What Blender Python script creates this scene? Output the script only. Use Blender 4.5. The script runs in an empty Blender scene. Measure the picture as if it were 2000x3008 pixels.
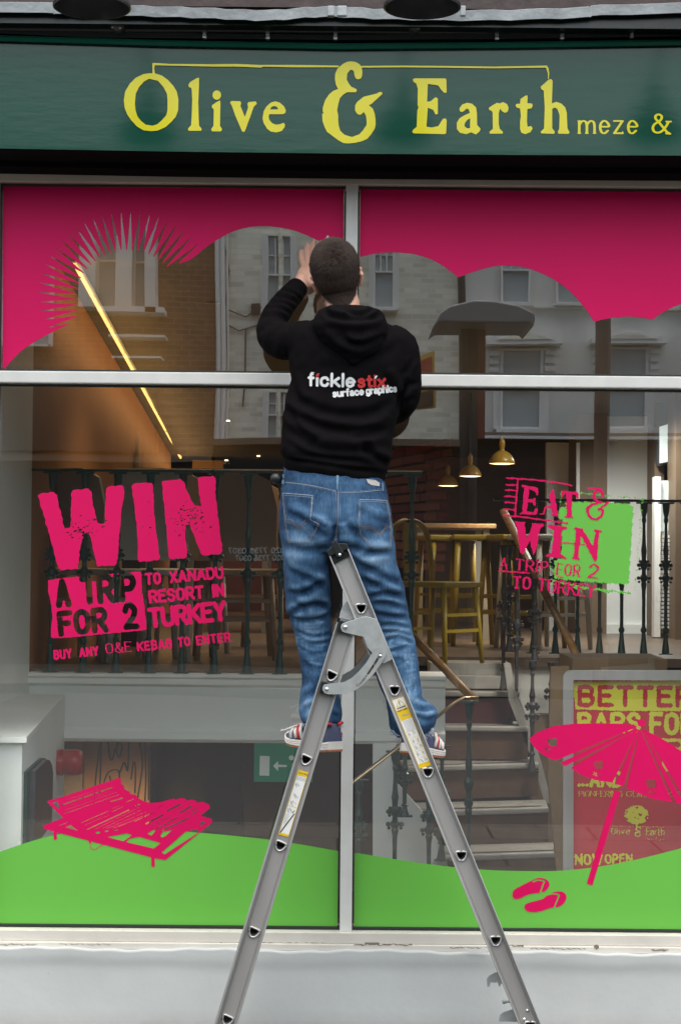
import bpy, bmesh, math, random
import numpy as np
from mathutils import Vector, Matrix
from mathutils.bvhtree import BVHTree
R = math.radians
random.seed(7)
rng = np.random.RandomState(7)
S = bpy.context.scene
COL = S.collection

# ------------------------------------------------------------------ camera, sky, sun, exposure
F = 5100.0            # focal length in photo pixels (photo is 2000 x 3008)
CAM_D = 6.0           # metres from the camera to the shop window (the plane y = 0)
CAM_Z = 1.6
PITCH, ROLL = math.atan(141 / F), 0.0088
fw = Vector((0, math.cos(PITCH), math.sin(PITCH)))
up0 = Vector((0, -math.sin(PITCH), math.cos(PITCH)))
rt0 = Vector((1, 0, 0))
RT = rt0 * math.cos(ROLL) + up0 * math.sin(ROLL)
UP = -rt0 * math.sin(ROLL) + up0 * math.cos(ROLL)
cd = bpy.data.cameras.new('camera'); cam = bpy.data.objects.new('camera', cd); COL.objects.link(cam)
cam.matrix_world = Matrix(((RT.x, UP.x, -fw.x, 0), (RT.y, UP.y, -fw.y, -CAM_D), (RT.z, UP.z, -fw.z, CAM_Z), (0, 0, 0, 1)))
cd.sensor_fit = 'HORIZONTAL'; cd.sensor_width = 36; cd.lens = 36 * F / 2000
cd.clip_start = 0.05; cd.clip_end = 500
S.camera = cam

W = bpy.data.worlds.new('World'); S.world = W; W.use_nodes = True
SUN_EL, SUN_ROT = R(74), R(187)
nt = W.node_tree
sky = nt.nodes.new('ShaderNodeTexSky'); sky.sky_type = 'NISHITA'; sky.sun_disc = False
sky.sun_elevation = SUN_EL; sky.sun_rotation = SUN_ROT; sky.air_density = 1.2; sky.dust_density = 5.0; sky.ozone_density = 1.0
nt.links.new(sky.outputs[0], nt.nodes['Background'].inputs[0])
nt.nodes['Background'].inputs[1].default_value = 0.075
sl = bpy.data.lights.new('sun', 'SUN'); sl.energy = 1.5; sl.angle = R(122); sl.color = (1.0, 0.985, 0.92)
so = bpy.data.objects.new('sun', sl); COL.objects.link(so)
sdir = Vector((0.12, -math.cos(SUN_EL), math.sin(SUN_EL)))      # towards the sun: high, behind the camera
so.rotation_euler = sdir.to_track_quat('Z', 'Y').to_euler()
S.view_settings.view_transform = 'Standard'; S.view_settings.look = 'None'
S.view_settings.exposure = 1.60; S.view_settings.gamma = 1.0
S.render.engine = 'CYCLES'
S.cycles.max_bounces = 8; S.cycles.transparent_max_bounces = 12

def P(px, py, Y=0.0):
    """world point on the plane y = Y seen at photo pixel (px, py)"""
    d = fw + RT * ((px - 1000) / F) + UP * ((1504 - py) / F)
    t = (Y + CAM_D) / d.y
    return Vector((d.x * t, Y, CAM_Z + d.z * t))

def Pn(px, py, Y=0.0):
    px = np.asarray(px, float); py = np.asarray(py, float)
    a = (px - 1000) / F; b = (1504 - py) / F
    d = [fw[k] + RT[k] * a + UP[k] * b for k in range(3)]
    t = (Y + CAM_D) / d[1]
    return np.stack([d[0] * t, np.full_like(t, 1.0) * Y, CAM_Z + d[2] * t], -1)

# ------------------------------------------------------------------ materials
def mat(name, col, rough=0.6, metal=0.0, noise=None, bump=None, spec=0.5, emit=None, coat=0.0, scale=(1, 1, 1), sheen=0.0):
    """noise = (scale, amount): value mottling of the thing's own colour; bump = (scale, strength, distance)"""
    m = bpy.data.materials.new(name); m.use_nodes = True
    n = m.node_tree.nodes; l = m.node_tree.links; b = n['Principled BSDF']
    b.inputs['Base Color'].default_value = (*col, 1); b.inputs['Roughness'].default_value = rough
    b.inputs['Metallic'].default_value = metal; b.inputs['Specular IOR Level'].default_value = spec
    if coat: b.inputs['Coat Weight'].default_value = coat; b.inputs['Coat Roughness'].default_value = .12; b.inputs['Coat IOR'].default_value = 1.75
    if sheen: b.inputs['Sheen Weight'].default_value = sheen
    if emit:
        b.inputs['Emission Color'].default_value = (*emit[0], 1); b.inputs['Emission Strength'].default_value = emit[1]
    if noise or bump:
        tc = n.new('ShaderNodeTexCoord'); mp = n.new('ShaderNodeMapping'); l.new(tc.outputs['Object'], mp.inputs[0])
        mp.inputs['Scale'].default_value = scale
    if noise:
        t = n.new('ShaderNodeTexNoise'); t.inputs['Scale'].default_value = noise[0]; t.inputs['Detail'].default_value = 8
        l.new(mp.outputs[0], t.inputs['Vector'])
        r = n.new('ShaderNodeMapRange'); l.new(t.outputs['Fac'], r.inputs[0])
        r.inputs[1].default_value = .25; r.inputs[2].default_value = .75
        r.inputs[3].default_value = 1 - noise[1]; r.inputs[4].default_value = 1 + noise[1]
        mx = n.new('ShaderNodeMix'); mx.data_type = 'RGBA'; mx.blend_type = 'MULTIPLY'; mx.inputs[0].default_value = 1
        mx.inputs[6].default_value = (*col, 1); l.new(r.outputs[0], mx.inputs[7]); l.new(mx.outputs[2], b.inputs['Base Color'])
    if bump:
        t = n.new('ShaderNodeTexNoise'); t.inputs['Scale'].default_value = bump[0]; t.inputs['Detail'].default_value = 6
        l.new(mp.outputs[0], t.inputs['Vector'])
        bp = n.new('ShaderNodeBump'); bp.inputs['Strength'].default_value = bump[1]; bp.inputs['Distance'].default_value = bump[2]
        l.new(t.outputs['Fac'], bp.inputs['Height']); l.new(bp.outputs[0], b.inputs['Normal'])
    return m

M = {}
M['fascia'] = mat('green gloss paint', (0.004, 0.052, 0.033), .17, spec=.30, noise=(2.5, .12), bump=(30, .25, .002), scale=(.25, 1, 1))
M['fascia_dark'] = mat('black green paint', (0.003, 0.010, 0.008), .3, spec=.5, bump=(20, .3, .003))
M['letter'] = mat('yellow lettering', (0.58, 0.54, 0.02), .17, spec=.38, noise=(9, .06))
M['white'] = mat('white gloss frame paint', (.64, .65, .62), .4, noise=(14, .07), bump=(18, .12, .002))
M['cream'] = mat('cream frame paint', (.56, .51, .44), .5, noise=(7, .08), bump=(25, .2, .003))
M['gasket'] = mat('black rubber gasket', (.012, .018, .016), .5)
M['pink'] = mat('pink vinyl', (.62, .004, .10), .5, spec=.16, noise=(5, .03))
M['green'] = mat('lime green vinyl', (.135, .46, .066), .5, spec=.2, noise=(4, .02))
M['iwhite'] = mat('interior white paint', (.86, .88, .84), .6, noise=(3, .04))
M['iron'] = mat('dark green iron', (.010, .055, .045), .35, spec=.6, bump=(60, .3, .003))
M['alu'] = mat('brushed aluminium', (.39, .39, .38), .42, metal=.5, noise=(9, .16), bump=(150, .10, .001), scale=(1, 1, .06))
M['zinc'] = mat('zinc plated steel', (.40, .43, .43), .4, metal=.5, noise=(35, .14), bump=(90, .15, .001))
M['chrome'] = mat('polished rivet', (.8, .8, .8), .15, metal=1)
M['plastic'] = mat('black plastic', (.008, .012, .012), .35)
M['black'] = mat('black enamel', (.045, .046, .050), .3, spec=.5)
M['lead'] = mat('weathered lead sheet', (.30, .33, .34), .5, metal=.1, noise=(9, .35), bump=(30, .6, .006))
M['wood'] = mat('oak handrail', (.20, .11, .04), .4, noise=(14, .3), scale=(1, 1, 5))
M['brass'] = mat('brass rail', (.55, .42, .25), .3, metal=.9)
M['card'] = mat('corrugated cardboard', (.30, .20, .11), .8, noise=(7, .12))
M['red'] = mat('red plastic', (.42, .015, .012), .3)

# ------------------------------------------------------------------ mesh helpers
def tag(o, label=None, cat=None, group=None, kind=None):
    if label: o['label'] = label
    if cat: o['category'] = cat
    if group: o['group'] = group
    if kind: o['kind'] = kind
    return o

def obj(name, bm, m, parent=None, smooth=False, bevel=0):
    me = bpy.data.meshes.new(name)
    if isinstance(bm, tuple):
        me.from_pydata(*bm); me.update()
    else:
        bmesh.ops.recalc_face_normals(bm, faces=bm.faces); bm.to_mesh(me); bm.free()
    o = bpy.data.objects.new(name, me); COL.objects.link(o)
    if m: me.materials.append(m if not isinstance(m, str) else M[m])
    if smooth: me.shade_smooth()
    if bevel:
        b = o.modifiers.new('bevel', 'BEVEL'); b.width = bevel; b.segments = 2; b.limit_method = 'ANGLE'
    if parent:
        o.parent = parent
        if parent.type == 'EMPTY' or True: o.matrix_parent_inverse = parent.matrix_basis.inverted()
    return o

def thing(name, label, cat, loc=(0, 0, 0), group=None):
    o = bpy.data.objects.new(name, None); COL.objects.link(o); o.location = loc; o.empty_display_size = .1
    return tag(o, label, cat, group)

def copy_tree(o, parent=None):
    c = o.copy(); COL.objects.link(c)
    if parent: c.parent = parent
    for ch in [q for q in bpy.data.objects if q.parent == o]: copy_tree(ch, c)
    return c

def box(bm, a, b):
    x0, y0, z0 = [min(a[i], b[i]) for i in range(3)]; x1, y1, z1 = [max(a[i], b[i]) for i in range(3)]
    v = [bm.verts.new(p) for p in ((x0, y0, z0), (x1, y0, z0), (x1, y1, z0), (x0, y1, z0), (x0, y0, z1), (x1, y0, z1), (x1, y1, z1), (x0, y1, z1))]
    for f in ((0, 1, 2, 3), (4, 5, 6, 7), (0, 1, 5, 4), (1, 2, 6, 5), (2, 3, 7, 6), (3, 0, 4, 7)): bm.faces.new([v[i] for i in f])
    return bm

def BOX(*ab):
    bm = bmesh.new()
    for i in range(0, len(ab), 2): box(bm, ab[i], ab[i + 1])
    return bm

def pbox(px0, py0, px1, py1, Y0, Y1, bm=None):
    """a box whose front face (plane Y0) covers the photo rectangle, Y1 deep"""
    a = P(px0, (py0 + py1) / 2, Y0); b = P(px1, (py0 + py1) / 2, Y0)
    c = P((px0 + px1) / 2, py0, Y0); d = P((px0 + px1) / 2, py1, Y0)
    return box(bm or bmesh.new(), (a.x, Y0, d.z), (b.x, Y1, c.z))

def prism(bm, pts, Y0, Y1):
    """polygon of world (x, z) points extruded along y"""
    a = [bm.verts.new((p[0], Y0, p[1])) for p in pts]; b = [bm.verts.new((p[0], Y1, p[1])) for p in pts]
    n = len(pts); bm.faces.new(a); bm.faces.new(b[::-1])
    for i in range(n): bm.faces.new((a[i], a[(i + 1) % n], b[(i + 1) % n], b[i]))
    return bm

def pprism(pts, Y0, Y1, bm=None):
    return prism(bm or bmesh.new(), [(P(x, y, Y0).x, P(x, y, Y0).z) for x, y in pts], Y0, Y1)

def tube(bm, pts, r, n=10, cap=True, flat=1.0):
    """round bar through world points; r a number or one per point; flat squashes the section"""
    pts = [Vector(p) for p in pts]
    rs = r if isinstance(r, (list, tuple)) else [r] * len(pts)
    rings = []; ref = None
    for i, p in enumerate(pts):
        t = (pts[min(i + 1, len(pts) - 1)] - pts[max(i - 1, 0)]).normalized()
        if ref is None: ref = Vector((0, 0, 1)) if abs(t.z) < .9 else Vector((1, 0, 0))
        u = t.cross(ref).normalized(); v = t.cross(u).normalized(); ref = -v if False else ref
        rings.append([bm.verts.new(p + (u * math.cos(2 * math.pi * k / n) + v * math.sin(2 * math.pi * k / n) * flat) * rs[i]) for k in range(n)])
    for a, b in zip(rings, rings[1:]):
        for k in range(n): bm.faces.new((a[k], a[(k + 1) % n], b[(k + 1) % n], b[k]))
    if cap: bm.faces.new(rings[0][::-1]); bm.faces.new(rings[-1])
    return bm

def lathe(bm, prof, c=(0, 0, 0), n=24, axis='z'):
    rings = []
    for r, h in prof:
        ring = []
        for k in range(n):
            a = 2 * math.pi * k / n; x, y = r * math.cos(a), r * math.sin(a)
            p = (x, y, h) if axis == 'z' else ((x, h, y) if axis == 'y' else (h, x, y))
            ring.append(bm.verts.new((c[0] + p[0], c[1] + p[1], c[2] + p[2])))
        rings.append(ring)
    for a, b in zip(rings, rings[1:]):
        for k in range(n): bm.faces.new((a[k], a[(k + 1) % n], b[(k + 1) % n], b[k]))
    return bm

def sweep_x(bm, path, prof):
    """profile [(y, dz)] carried along path [(x, z)]: mouldings, flashings, rails"""
    rings = [[bm.verts.new((x, y, z + dz)) for y, dz in prof] for x, z in path]
    n = len(prof)
    for a, b in zip(rings, rings[1:]):
        for k in range(n): bm.faces.new((a[k], a[(k + 1) % n], b[(k + 1) % n], b[k]))
    bm.faces.new(rings[0]); bm.faces.new(rings[-1][::-1])
    return bm

def spline(pts, n=8, closed=False):
    pts = [np.array(p, float) for p in pts]; out = []; N = len(pts)
    rngi = range(N if closed else N - 1)
    for i in rngi:
        if closed: p0, p1, p2, p3 = pts[i - 1], pts[i], pts[(i + 1) % N], pts[(i + 2) % N]
        else: p0, p1, p2, p3 = pts[max(i - 1, 0)], pts[i], pts[i + 1], pts[min(i + 2, N - 1)]
        for k in range(n):
            t = k / n
            out.append(.5 * ((2 * p1) + (-p0 + p2) * t + (2 * p0 - 5 * p1 + 4 * p2 - p3) * t * t + (-p0 + 3 * p1 - 3 * p2 + p3) * t ** 3))
    if not closed: out.append(pts[-1])
    return out

# ------------------------------------------------------------------ flat artwork (vinyl, lettering): distance fields cut into real sheet meshes
class Art:
    def __init__(s, x0, y0, x1, y1, step=2.0, rough=0, rs=.12):
        s.x0, s.y0, s.st = x0, y0, step
        s.nx, s.ny = int((x1 - x0) / step) + 1, int((y1 - y0) / step) + 1
        gx, gy = np.meshgrid(x0 + np.arange(s.nx) * step, y0 + np.arange(s.ny) * step)
        s.GX, s.GY = gx, gy
        if rough:
            w = lambda a, b, p: np.sin(gx * a + gy * b + p)
            gx, gy = (gx + rough * (w(rs, rs * .7, 1) + w(-rs * 1.9, rs * 2.3, 2) + .6 * w(rs * 3.7, -rs * 3.1, 3)),
                      gy + rough * (w(rs * .8, -rs, 4) + w(rs * 2.1, rs * 1.7, 5) + .6 * w(-rs * 3.3, -rs * 3.9, 6)))
        s.X, s.Y = gx, gy
        s.D = np.full(gx.shape, 1e3)
    def _win(s, xs, ys, pad):
        i0 = max(0, int((min(xs) - pad - s.x0) / s.st)); i1 = min(s.nx, int((max(xs) + pad - s.x0) / s.st) + 2)
        j0 = max(0, int((min(ys) - pad - s.y0) / s.st)); j1 = min(s.ny, int((max(ys) + pad - s.y0) / s.st) + 2)
        return (slice(j0, j1), slice(i0, i1)) if i1 > i0 and j1 > j0 else None
    def _put(s, w, d, cut):
        s.D[w] = np.maximum(s.D[w], -d) if cut else np.minimum(s.D[w], d)
    def poly(s, pts, cut=False, holes=(), smooth=0):
        """polygon; holes are polygons taken out of it"""
        def sd(pp, w):
            if smooth: pp = spline(pp, smooth, True)
            X, Y = s.X[w], s.Y[w]; d = np.full(X.shape, 1e9); ins = np.zeros(X.shape, bool)
            for (ax, ay), (bx, by) in zip(pp, list(pp[1:]) + [pp[0]]):
                ex, ey = bx - ax, by - ay; L = ex * ex + ey * ey + 1e-9
                t = np.clip(((X - ax) * ex + (Y - ay) * ey) / L, 0, 1)
                d = np.minimum(d, (X - ax - t * ex) ** 2 + (Y - ay - t * ey) ** 2)
                c = ((ay > Y) != (by > Y)) & (X < (bx - ax) * (Y - ay) / (by - ay + 1e-12) + ax); ins ^= c
            return np.where(ins, -1, 1) * np.sqrt(d)
        w = s._win([p[0] for p in pts], [p[1] for p in pts], 6 * s.st + 8)
        if w is None: return s
        d = sd(pts, w)
        for h in holes: d = np.maximum(d, -sd(h, w))
        s._put(w, d, cut); return s
    def line(s, pts, w, cut=False, asp=1.0, ang=0.0, tot=None):
        """stroke; w = width across (thick pen axis), asp = thin/thick ratio for a broad nib whose thick axis lies at ang"""
        hw = w / 2; ca, sa = math.cos(ang), math.sin(ang)
        for (ax, ay), (bx, by) in zip(pts, pts[1:]):
            win = s._win([ax, bx], [ay, by], hw + 3 * s.st)
            if win is None: continue
            X, Y = s.X[win], s.Y[win]
            if asp != 1:
                U = (X - ax) * ca + (Y - ay) * sa; V = (-(X - ax) * sa + (Y - ay) * ca) / asp
                eu = (bx - ax) * ca + (by - ay) * sa; ev = (-(bx - ax) * sa + (by - ay) * ca) / asp
            else: U, V, eu, ev = X - ax, Y - ay, bx - ax, by - ay
            t = np.clip((U * eu + V * ev) / (eu * eu + ev * ev + 1e-9), 0, 1)
            s._put(win, (np.hypot(U - t * eu, V - t * ev) - hw) * (asp if asp < 1 else 1), cut)
        return s
    def ell(s, cx, cy, a, b=None, ang=0, cut=False):
        b = b or a; w = s._win([cx], [cy], max(a, b) + 3 * s.st)
        if w is None: return s
        X, Y = s.X[w] - cx, s.Y[w] - cy; u = X * math.cos(ang) + Y * math.sin(ang); v = -X * math.sin(ang) + Y * math.cos(ang)
        s._put(w, (np.hypot(u / a, v / b) - 1) * min(a, b), cut); return s
    def text(s, t, p, q, h, wt, cut=False, asp=1.0, serif=0, wid=.62, gap=.22, space=.45, fit=True, slant=0):
        """text from baseline point p to q, cap height h, stroke weight wt (share of h)"""
        p, q = np.array(p, float), np.array(q, float)
        L = np.hypot(*(q - p)); e = (q - p) / L; nrm = np.array([e[1], -e[0]])
        if nrm[1] > 0: nrm = -nrm
        adv = []; x = 0
        for c in t:
            if c == ' ': x += space; adv.append(None); continue
            g = GLYPH[c]; adv.append((x, g)); x += g[0] * wid / .62 + gap
        x -= gap; sx = L / (x * h) if fit else 1.0
        ang = math.atan2(e[1], e[0])
        for a in adv:
            if a is None: continue
            x0, (gw, strokes) = a; k = wid / .62
            for st in strokes:
                w = []
                for (u, v) in st: w.append(p + e * ((x0 + u * gw * k) * h * sx) + (nrm + e * slant) * (v * h))
                s.line([tuple(z) for z in w], wt * h, cut, asp, ang)
                if serif:
                    for end, nb in ((0, 1), (-1, -2)):
                        u, v = st[end]; du, dv = st[nb][0] - u, st[nb][1] - v
                        if min(abs(v), abs(v - 1), abs(v - .66)) < .03 and abs(dv) > abs(du) * .6:
                            c = w[end]; c = c - nrm * (1 if v > .4 else -1) * 0
                            s.line([tuple(c - e * serif * h), tuple(c + e * serif * h)], wt * h * .42, cut, 1)
                        elif abs(dv) < .05 and abs(du) > .15 and min(abs(v), abs(v - 1)) < .03 and not closed(st):
                            c = w[end]; s.line([tuple(c), tuple(c - nrm * h * serif * (1 if v > .5 else -1))], wt * h * .42, cut, 1)
        return s
    def cutout(s, other):
        s.D = np.maximum(s.D, -other.D); return s
    def mesh(s, fn):
        """filled marching squares -> (verts, edges, faces); fn maps photo pixel arrays to world points"""
        D = s.D; ins = D < 0; V = []; Fc = []
        A, B, C, E = ins[:-1, :-1], ins[:-1, 1:], ins[1:, 1:], ins[1:, :-1]
        full = A & B & C & E; part = (A | B | C | E) & ~full
        gx, gy = s.GX, s.GY
        for j in range(full.shape[0]):
            row = np.concatenate([[0], full[j].astype(np.int8), [0]]); df = np.diff(row)
            for a, b in zip(np.where(df == 1)[0], np.where(df == -1)[0]):
                while a < b:
                    e = min(b, a + 24); k = len(V)
                    V += [(gx[j, a], gy[j, a]), (gx[j, e], gy[j, e]), (gx[j + 1, e], gy[j + 1, e]), (gx[j + 1, a], gy[j + 1, a])]
                    Fc.append((k, k + 1, k + 2, k + 3)); a = e
        for j, i in zip(*np.where(part)):
            c = ((j, i), (j, i + 1), (j + 1, i + 1), (j + 1, i)); pl = []
            for a in range(4):
                p, q = c[a], c[(a + 1) % 4]; dp, dq = D[p], D[q]
                if dp < 0: pl.append((gx[p], gy[p]))
                if (dp < 0) != (dq < 0):
                    t = dp / (dp - dq); pl.append((gx[p] + t * (gx[q] - gx[p]), gy[p] + t * (gy[q] - gy[p])))
            if len(pl) > 2:
                k = len(V); V += pl; Fc.append(tuple(range(k, k + len(pl))))
        if not V: return ([], [], [])
        V = np.array(V); return ([tuple(p) for p in fn(V[:, 0], V[:, 1])], [], Fc)
    def put(s, name, m, Y, parent=None):
        return obj(name, s.mesh(lambda x, y: Pn(x, y, Y)), m, parent)

def closed(st): return abs(st[0][0] - st[-1][0]) < .02 and abs(st[0][1] - st[-1][1]) < .02

def _g(w, *ss):
    out = []
    for t in ss:
        sm = t[0] == '~'; pts = [tuple(float(v) for v in q.split(',')) for q in t.lstrip('~').split()]
        out.append([tuple(p) for p in (spline(pts, 5) if sm else pts)])
    return (w, out)
GLYPH = {
 'A': _g(.62, '0,0 .5,1 1,0', '.18,.32 .82,.32'), 'B': _g(.55, '0,0 0,1', '~0,1 .7,1 .95,.76 .7,.54 0,.54', '~0,.54 .75,.54 1,.28 .75,0 0,0'),
 'C': _g(.55, '~1,.75 .8,.97 .5,1 .1,.85 0,.5 .1,.15 .5,0 .8,.03 1,.25'), 'D': _g(.58, '0,0 0,1', '~0,1 .6,1 1,.75 1,.25 .6,0 0,0'),
 'E': _g(.5, '0,0 0,1', '0,1 1,1', '0,.53 .8,.53', '0,0 1,0'), 'F': _g(.5, '0,0 0,1', '0,1 1,1', '0,.5 .8,.5'),
 'G': _g(.58, '~1,.78 .8,.98 .5,1 .1,.85 0,.5 .1,.15 .5,0 .85,.05 1,.2', '1,.2 1,.46 .6,.46'), 'H': _g(.6, '0,0 0,1', '1,0 1,1', '0,.5 1,.5'),
 'I': _g(.02, '0,0 0,1'), 'J': _g(.4, '~1,1 1,.3 .8,.03 .4,0 0,.2'), 'K': _g(.58, '0,0 0,1', '1,1 .05,.42', '.3,.58 1,0'),
 'L': _g(.48, '0,1 0,0', '0,0 1,0'), 'M': _g(.75, '0,0 0,1', '0,1 .5,.2 1,1', '1,1 1,0'), 'N': _g(.6, '0,0 0,1', '0,1 1,0', '1,0 1,1'),
 'O': _g(.58, '~.5,1 .1,.86 0,.5 .1,.14 .5,0 .9,.14 1,.5 .9,.86 .5,1'), 'P': _g(.53, '0,0 0,1', '~0,1 .7,1 1,.74 .7,.46 0,.46'),
 'R': _g(.56, '0,0 0,1', '~0,1 .7,1 1,.74 .7,.48 0,.48', '.5,.48 1,0'), 'S': _g(.52, '~.97,.8 .75,.98 .35,.98 .04,.76 .3,.55 .75,.46 .98,.24 .7,.02 .3,.01 .02,.2'),
 'T': _g(.55, '.5,0 .5,1', '0,1 1,1'), 'U': _g(.57, '~0,1 0,.3 .2,.03 .5,0 .8,.03 1,.3 1,1'), 'V': _g(.58, '0,1 .5,0 1,1'),
 'W': _g(.85, '0,1 .27,0 .5,.9 .73,0 1,1'), 'X': _g(.56, '0,0 1,1', '0,1 1,0'), 'Y': _g(.56, '0,1 .5,.45 1,1', '.5,.45 .5,0'), 'Z': _g(.52, '0,1 1,1 0,0 1,0'),
 '0': _g(.5, '~.5,1 .1,.86 0,.5 .1,.14 .5,0 .9,.14 1,.5 .9,.86 .5,1'), '1': _g(.2, '0,.75 .8,1 .8,0'), '2': _g(.52, '~.05,.75 .25,.97 .6,1 .93,.78 .8,.5 .4,.25 .02,.0', '.02,0 1,0'),
 '3': _g(.5, '~.05,.82 .4,1 .9,.8 .7,.55 .4,.52', '~.4,.52 .8,.5 1,.25 .5,0 .02,.15'), '7': _g(.48, '0,1 1,1 .35,0'), '8': _g(.5, '~.5,1 .08,.78 .5,.53 .92,.78 .5,1', '~.5,.53 0,.25 .5,0 1,.25 .5,.53'),
 '5': _g(.5, '.9,1 .12,1 .08,.55', '~.08,.55 .5,.64 .98,.35 .6,0 .02,.12'), '&': _g(.66, '~1,.5 .8,.12 .4,0 .03,.22 .15,.45 .55,.68 .62,.86 .45,1 .25,.88 .3,.66 .6,.3 1,0'),
 '.': _g(.02, '0,.03 0,.05'), '!': _g(.02, '0,.03 0,.05', '0,.3 0,1'), ',': _g(.05, '.5,.05 0,-.15'),
 'a': _g(.46, '~.1,.55 .4,.66 .8,.62 .92,.42', '.92,.42 .92,0', '~.92,.38 .4,.36 .03,.2 .2,.02 .6,.02 .92,.2'), 'b': _g(.5, '0,1 0,0', '~0,.5 .4,.66 .85,.6 1,.33 .85,.06 .4,0 0,.15'),
 'c': _g(.44, '~.95,.5 .75,.65 .4,.66 .08,.55 0,.33 .1,.1 .4,0 .75,.02 .95,.16'), 'd': _g(.5, '1,1 1,0', '~1,.5 .6,.66 .15,.6 0,.33 .15,.06 .6,0 1,.15'),
 'e': _g(.46, '~.03,.36 .98,.36 .93,.52 .6,.66 .3,.64 .05,.48 .02,.25 .2,.04 .55,0 .9,.14'), 'f': _g(.3, '~1,.98 .6,1 .4,.85 .4,.66', '.4,.7 .4,0', '0,.62 .9,.62'),
 'g': _g(.5, '~1,.55 .6,.66 .15,.6 0,.34 .15,.08 .6,.03 1,.15', '~1,.66 1,0 .85,-.22 .45,-.28 .05,-.18'), 'h': _g(.48, '0,1 0,0', '~0,.45 .35,.65 .8,.62 .98,.42', '.98,.44 .98,0'),
 'i': _g(.02, '0,0 0,.66', '0,.93 0,.95'), 'j': _g(.1, '~1,.66 1,0 .5,-.2 0,-.2'), 'k': _g(.48, '0,0 0,1', '.9,.66 .05,.26', '.3,.38 1,0'), 'l': _g(.02, '0,0 0,1'),
 'm': _g(.82, '0,.66 0,0', '~0,.45 .2,.65 .42,.62 .5,.42', '.5,.44 .5,0', '~.5,.45 .7,.65 .92,.62 1,.42', '1,.44 1,0'), 'n': _g(.48, '0,.66 0,0', '~0,.45 .35,.65 .8,.62 .98,.42', '.98,.44 .98,0'),
 'o': _g(.5, '~.5,.66 .1,.56 0,.33 .1,.1 .5,0 .9,.1 1,.33 .9,.56 .5,.66'), 'p': _g(.5, '0,.66 0,-.28', '~0,.5 .4,.66 .85,.6 1,.33 .85,.06 .4,0 0,.15'),
 'r': _g(.3, '0,.66 0,0', '~0,.4 .3,.6 .6,.66 1,.62'), 's': _g(.42, '~.92,.52 .6,.66 .2,.62 .05,.48 .4,.36 .8,.28 .95,.14 .6,0 .2,.01 .02,.12'),
 't': _g(.32, '.42,.9 .42,.1', '~.42,.15 .5,.02 .75,0 1,.04', '0,.62 .95,.62'), 'u': _g(.48, '~0,.66 0,.2 .2,.02 .6,.02 .98,.25', '.98,.66 .98,0'), 'v': _g(.48, '0,.66 .5,0 1,.66'),
 'w': _g(.7, '0,.66 .27,0 .5,.6 .73,0 1,.66'), 'x': _g(.48, '0,0 1,.66', '0,.66 1,0'), 'y': _g(.48, '0,.66 .5,.02', '1,.66 .5,0 .3,-.28'), 'z': _g(.44, '0,.66 1,.66 0,0 1,0'),
}
def Z(pts, ox, oy, k): return [(ox + x / k, oy + y / k) for x, y in pts]
# ------------------------------------------------------------------ the shopfront
shop = thing('shop_building', 'green fronted restaurant with big white framed windows covered in pink and lime vinyl', 'building', (0, 0, 0))
XL, XR = -3.4, 3.4
def zx(pts, Y): return [(P(x, y, Y).x, P(x, y, Y).z) for x, y in pts]
def ext(path):
    """carry a traced line on beyond both picture edges"""
    (xa, za), (xb, zb) = path[0], path[1]; (xc, zc), (xe, ze) = path[-2], path[-1]
    return [(XL, za + (za - zb) / (xa - xb) * (XL - xa) * .5)] + path + [(XR, ze + (ze - zc) / (xe - xc) * (XR - xe) * .5)]

# rendered base wall, slightly lumpy, with a bulging top edge
def wall_mesh():
    xs = np.linspace(XL, XR, 341); zs = np.concatenate([np.linspace(-.02, .17, 20), np.linspace(.18, .262, 22)])
    top = P(1000, 2793, -.07).z
    zs = np.linspace(-.02, top, 44); V = []; Fc = []
    for z in zs:
        for x in xs:
            t = (z) / top
            n = .002 * math.sin(x * 3.1 + 2) * math.sin(z * 13) + .0006 * math.sin(x * 11 + z * 17)
            lip = .0065 / (1 + math.exp(-(z - (top - .047 + .004 * math.sin(x * 5) + .002 * math.sin(x * 19))) / .010))
            V.append((x, -.075 - n - lip, z + (.004 * math.sin(x * 11) + .002 * math.sin(x * 47)) * (t > .97)))
    nx = len(xs)
    for j in range(len(zs) - 1):
        for i in range(nx - 1): Fc.append((j * nx + i, j * nx + i + 1, (j + 1) * nx + i + 1, (j + 1) * nx + i))
    k = len(V); V += [(x, .25, zs[-1]) for x in xs]; b = (len(zs) - 1) * nx
    for i in range(nx - 1): Fc.append((b + i, b + i + 1, k + i + 1, k + i))
    return (V, [], Fc)
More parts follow.
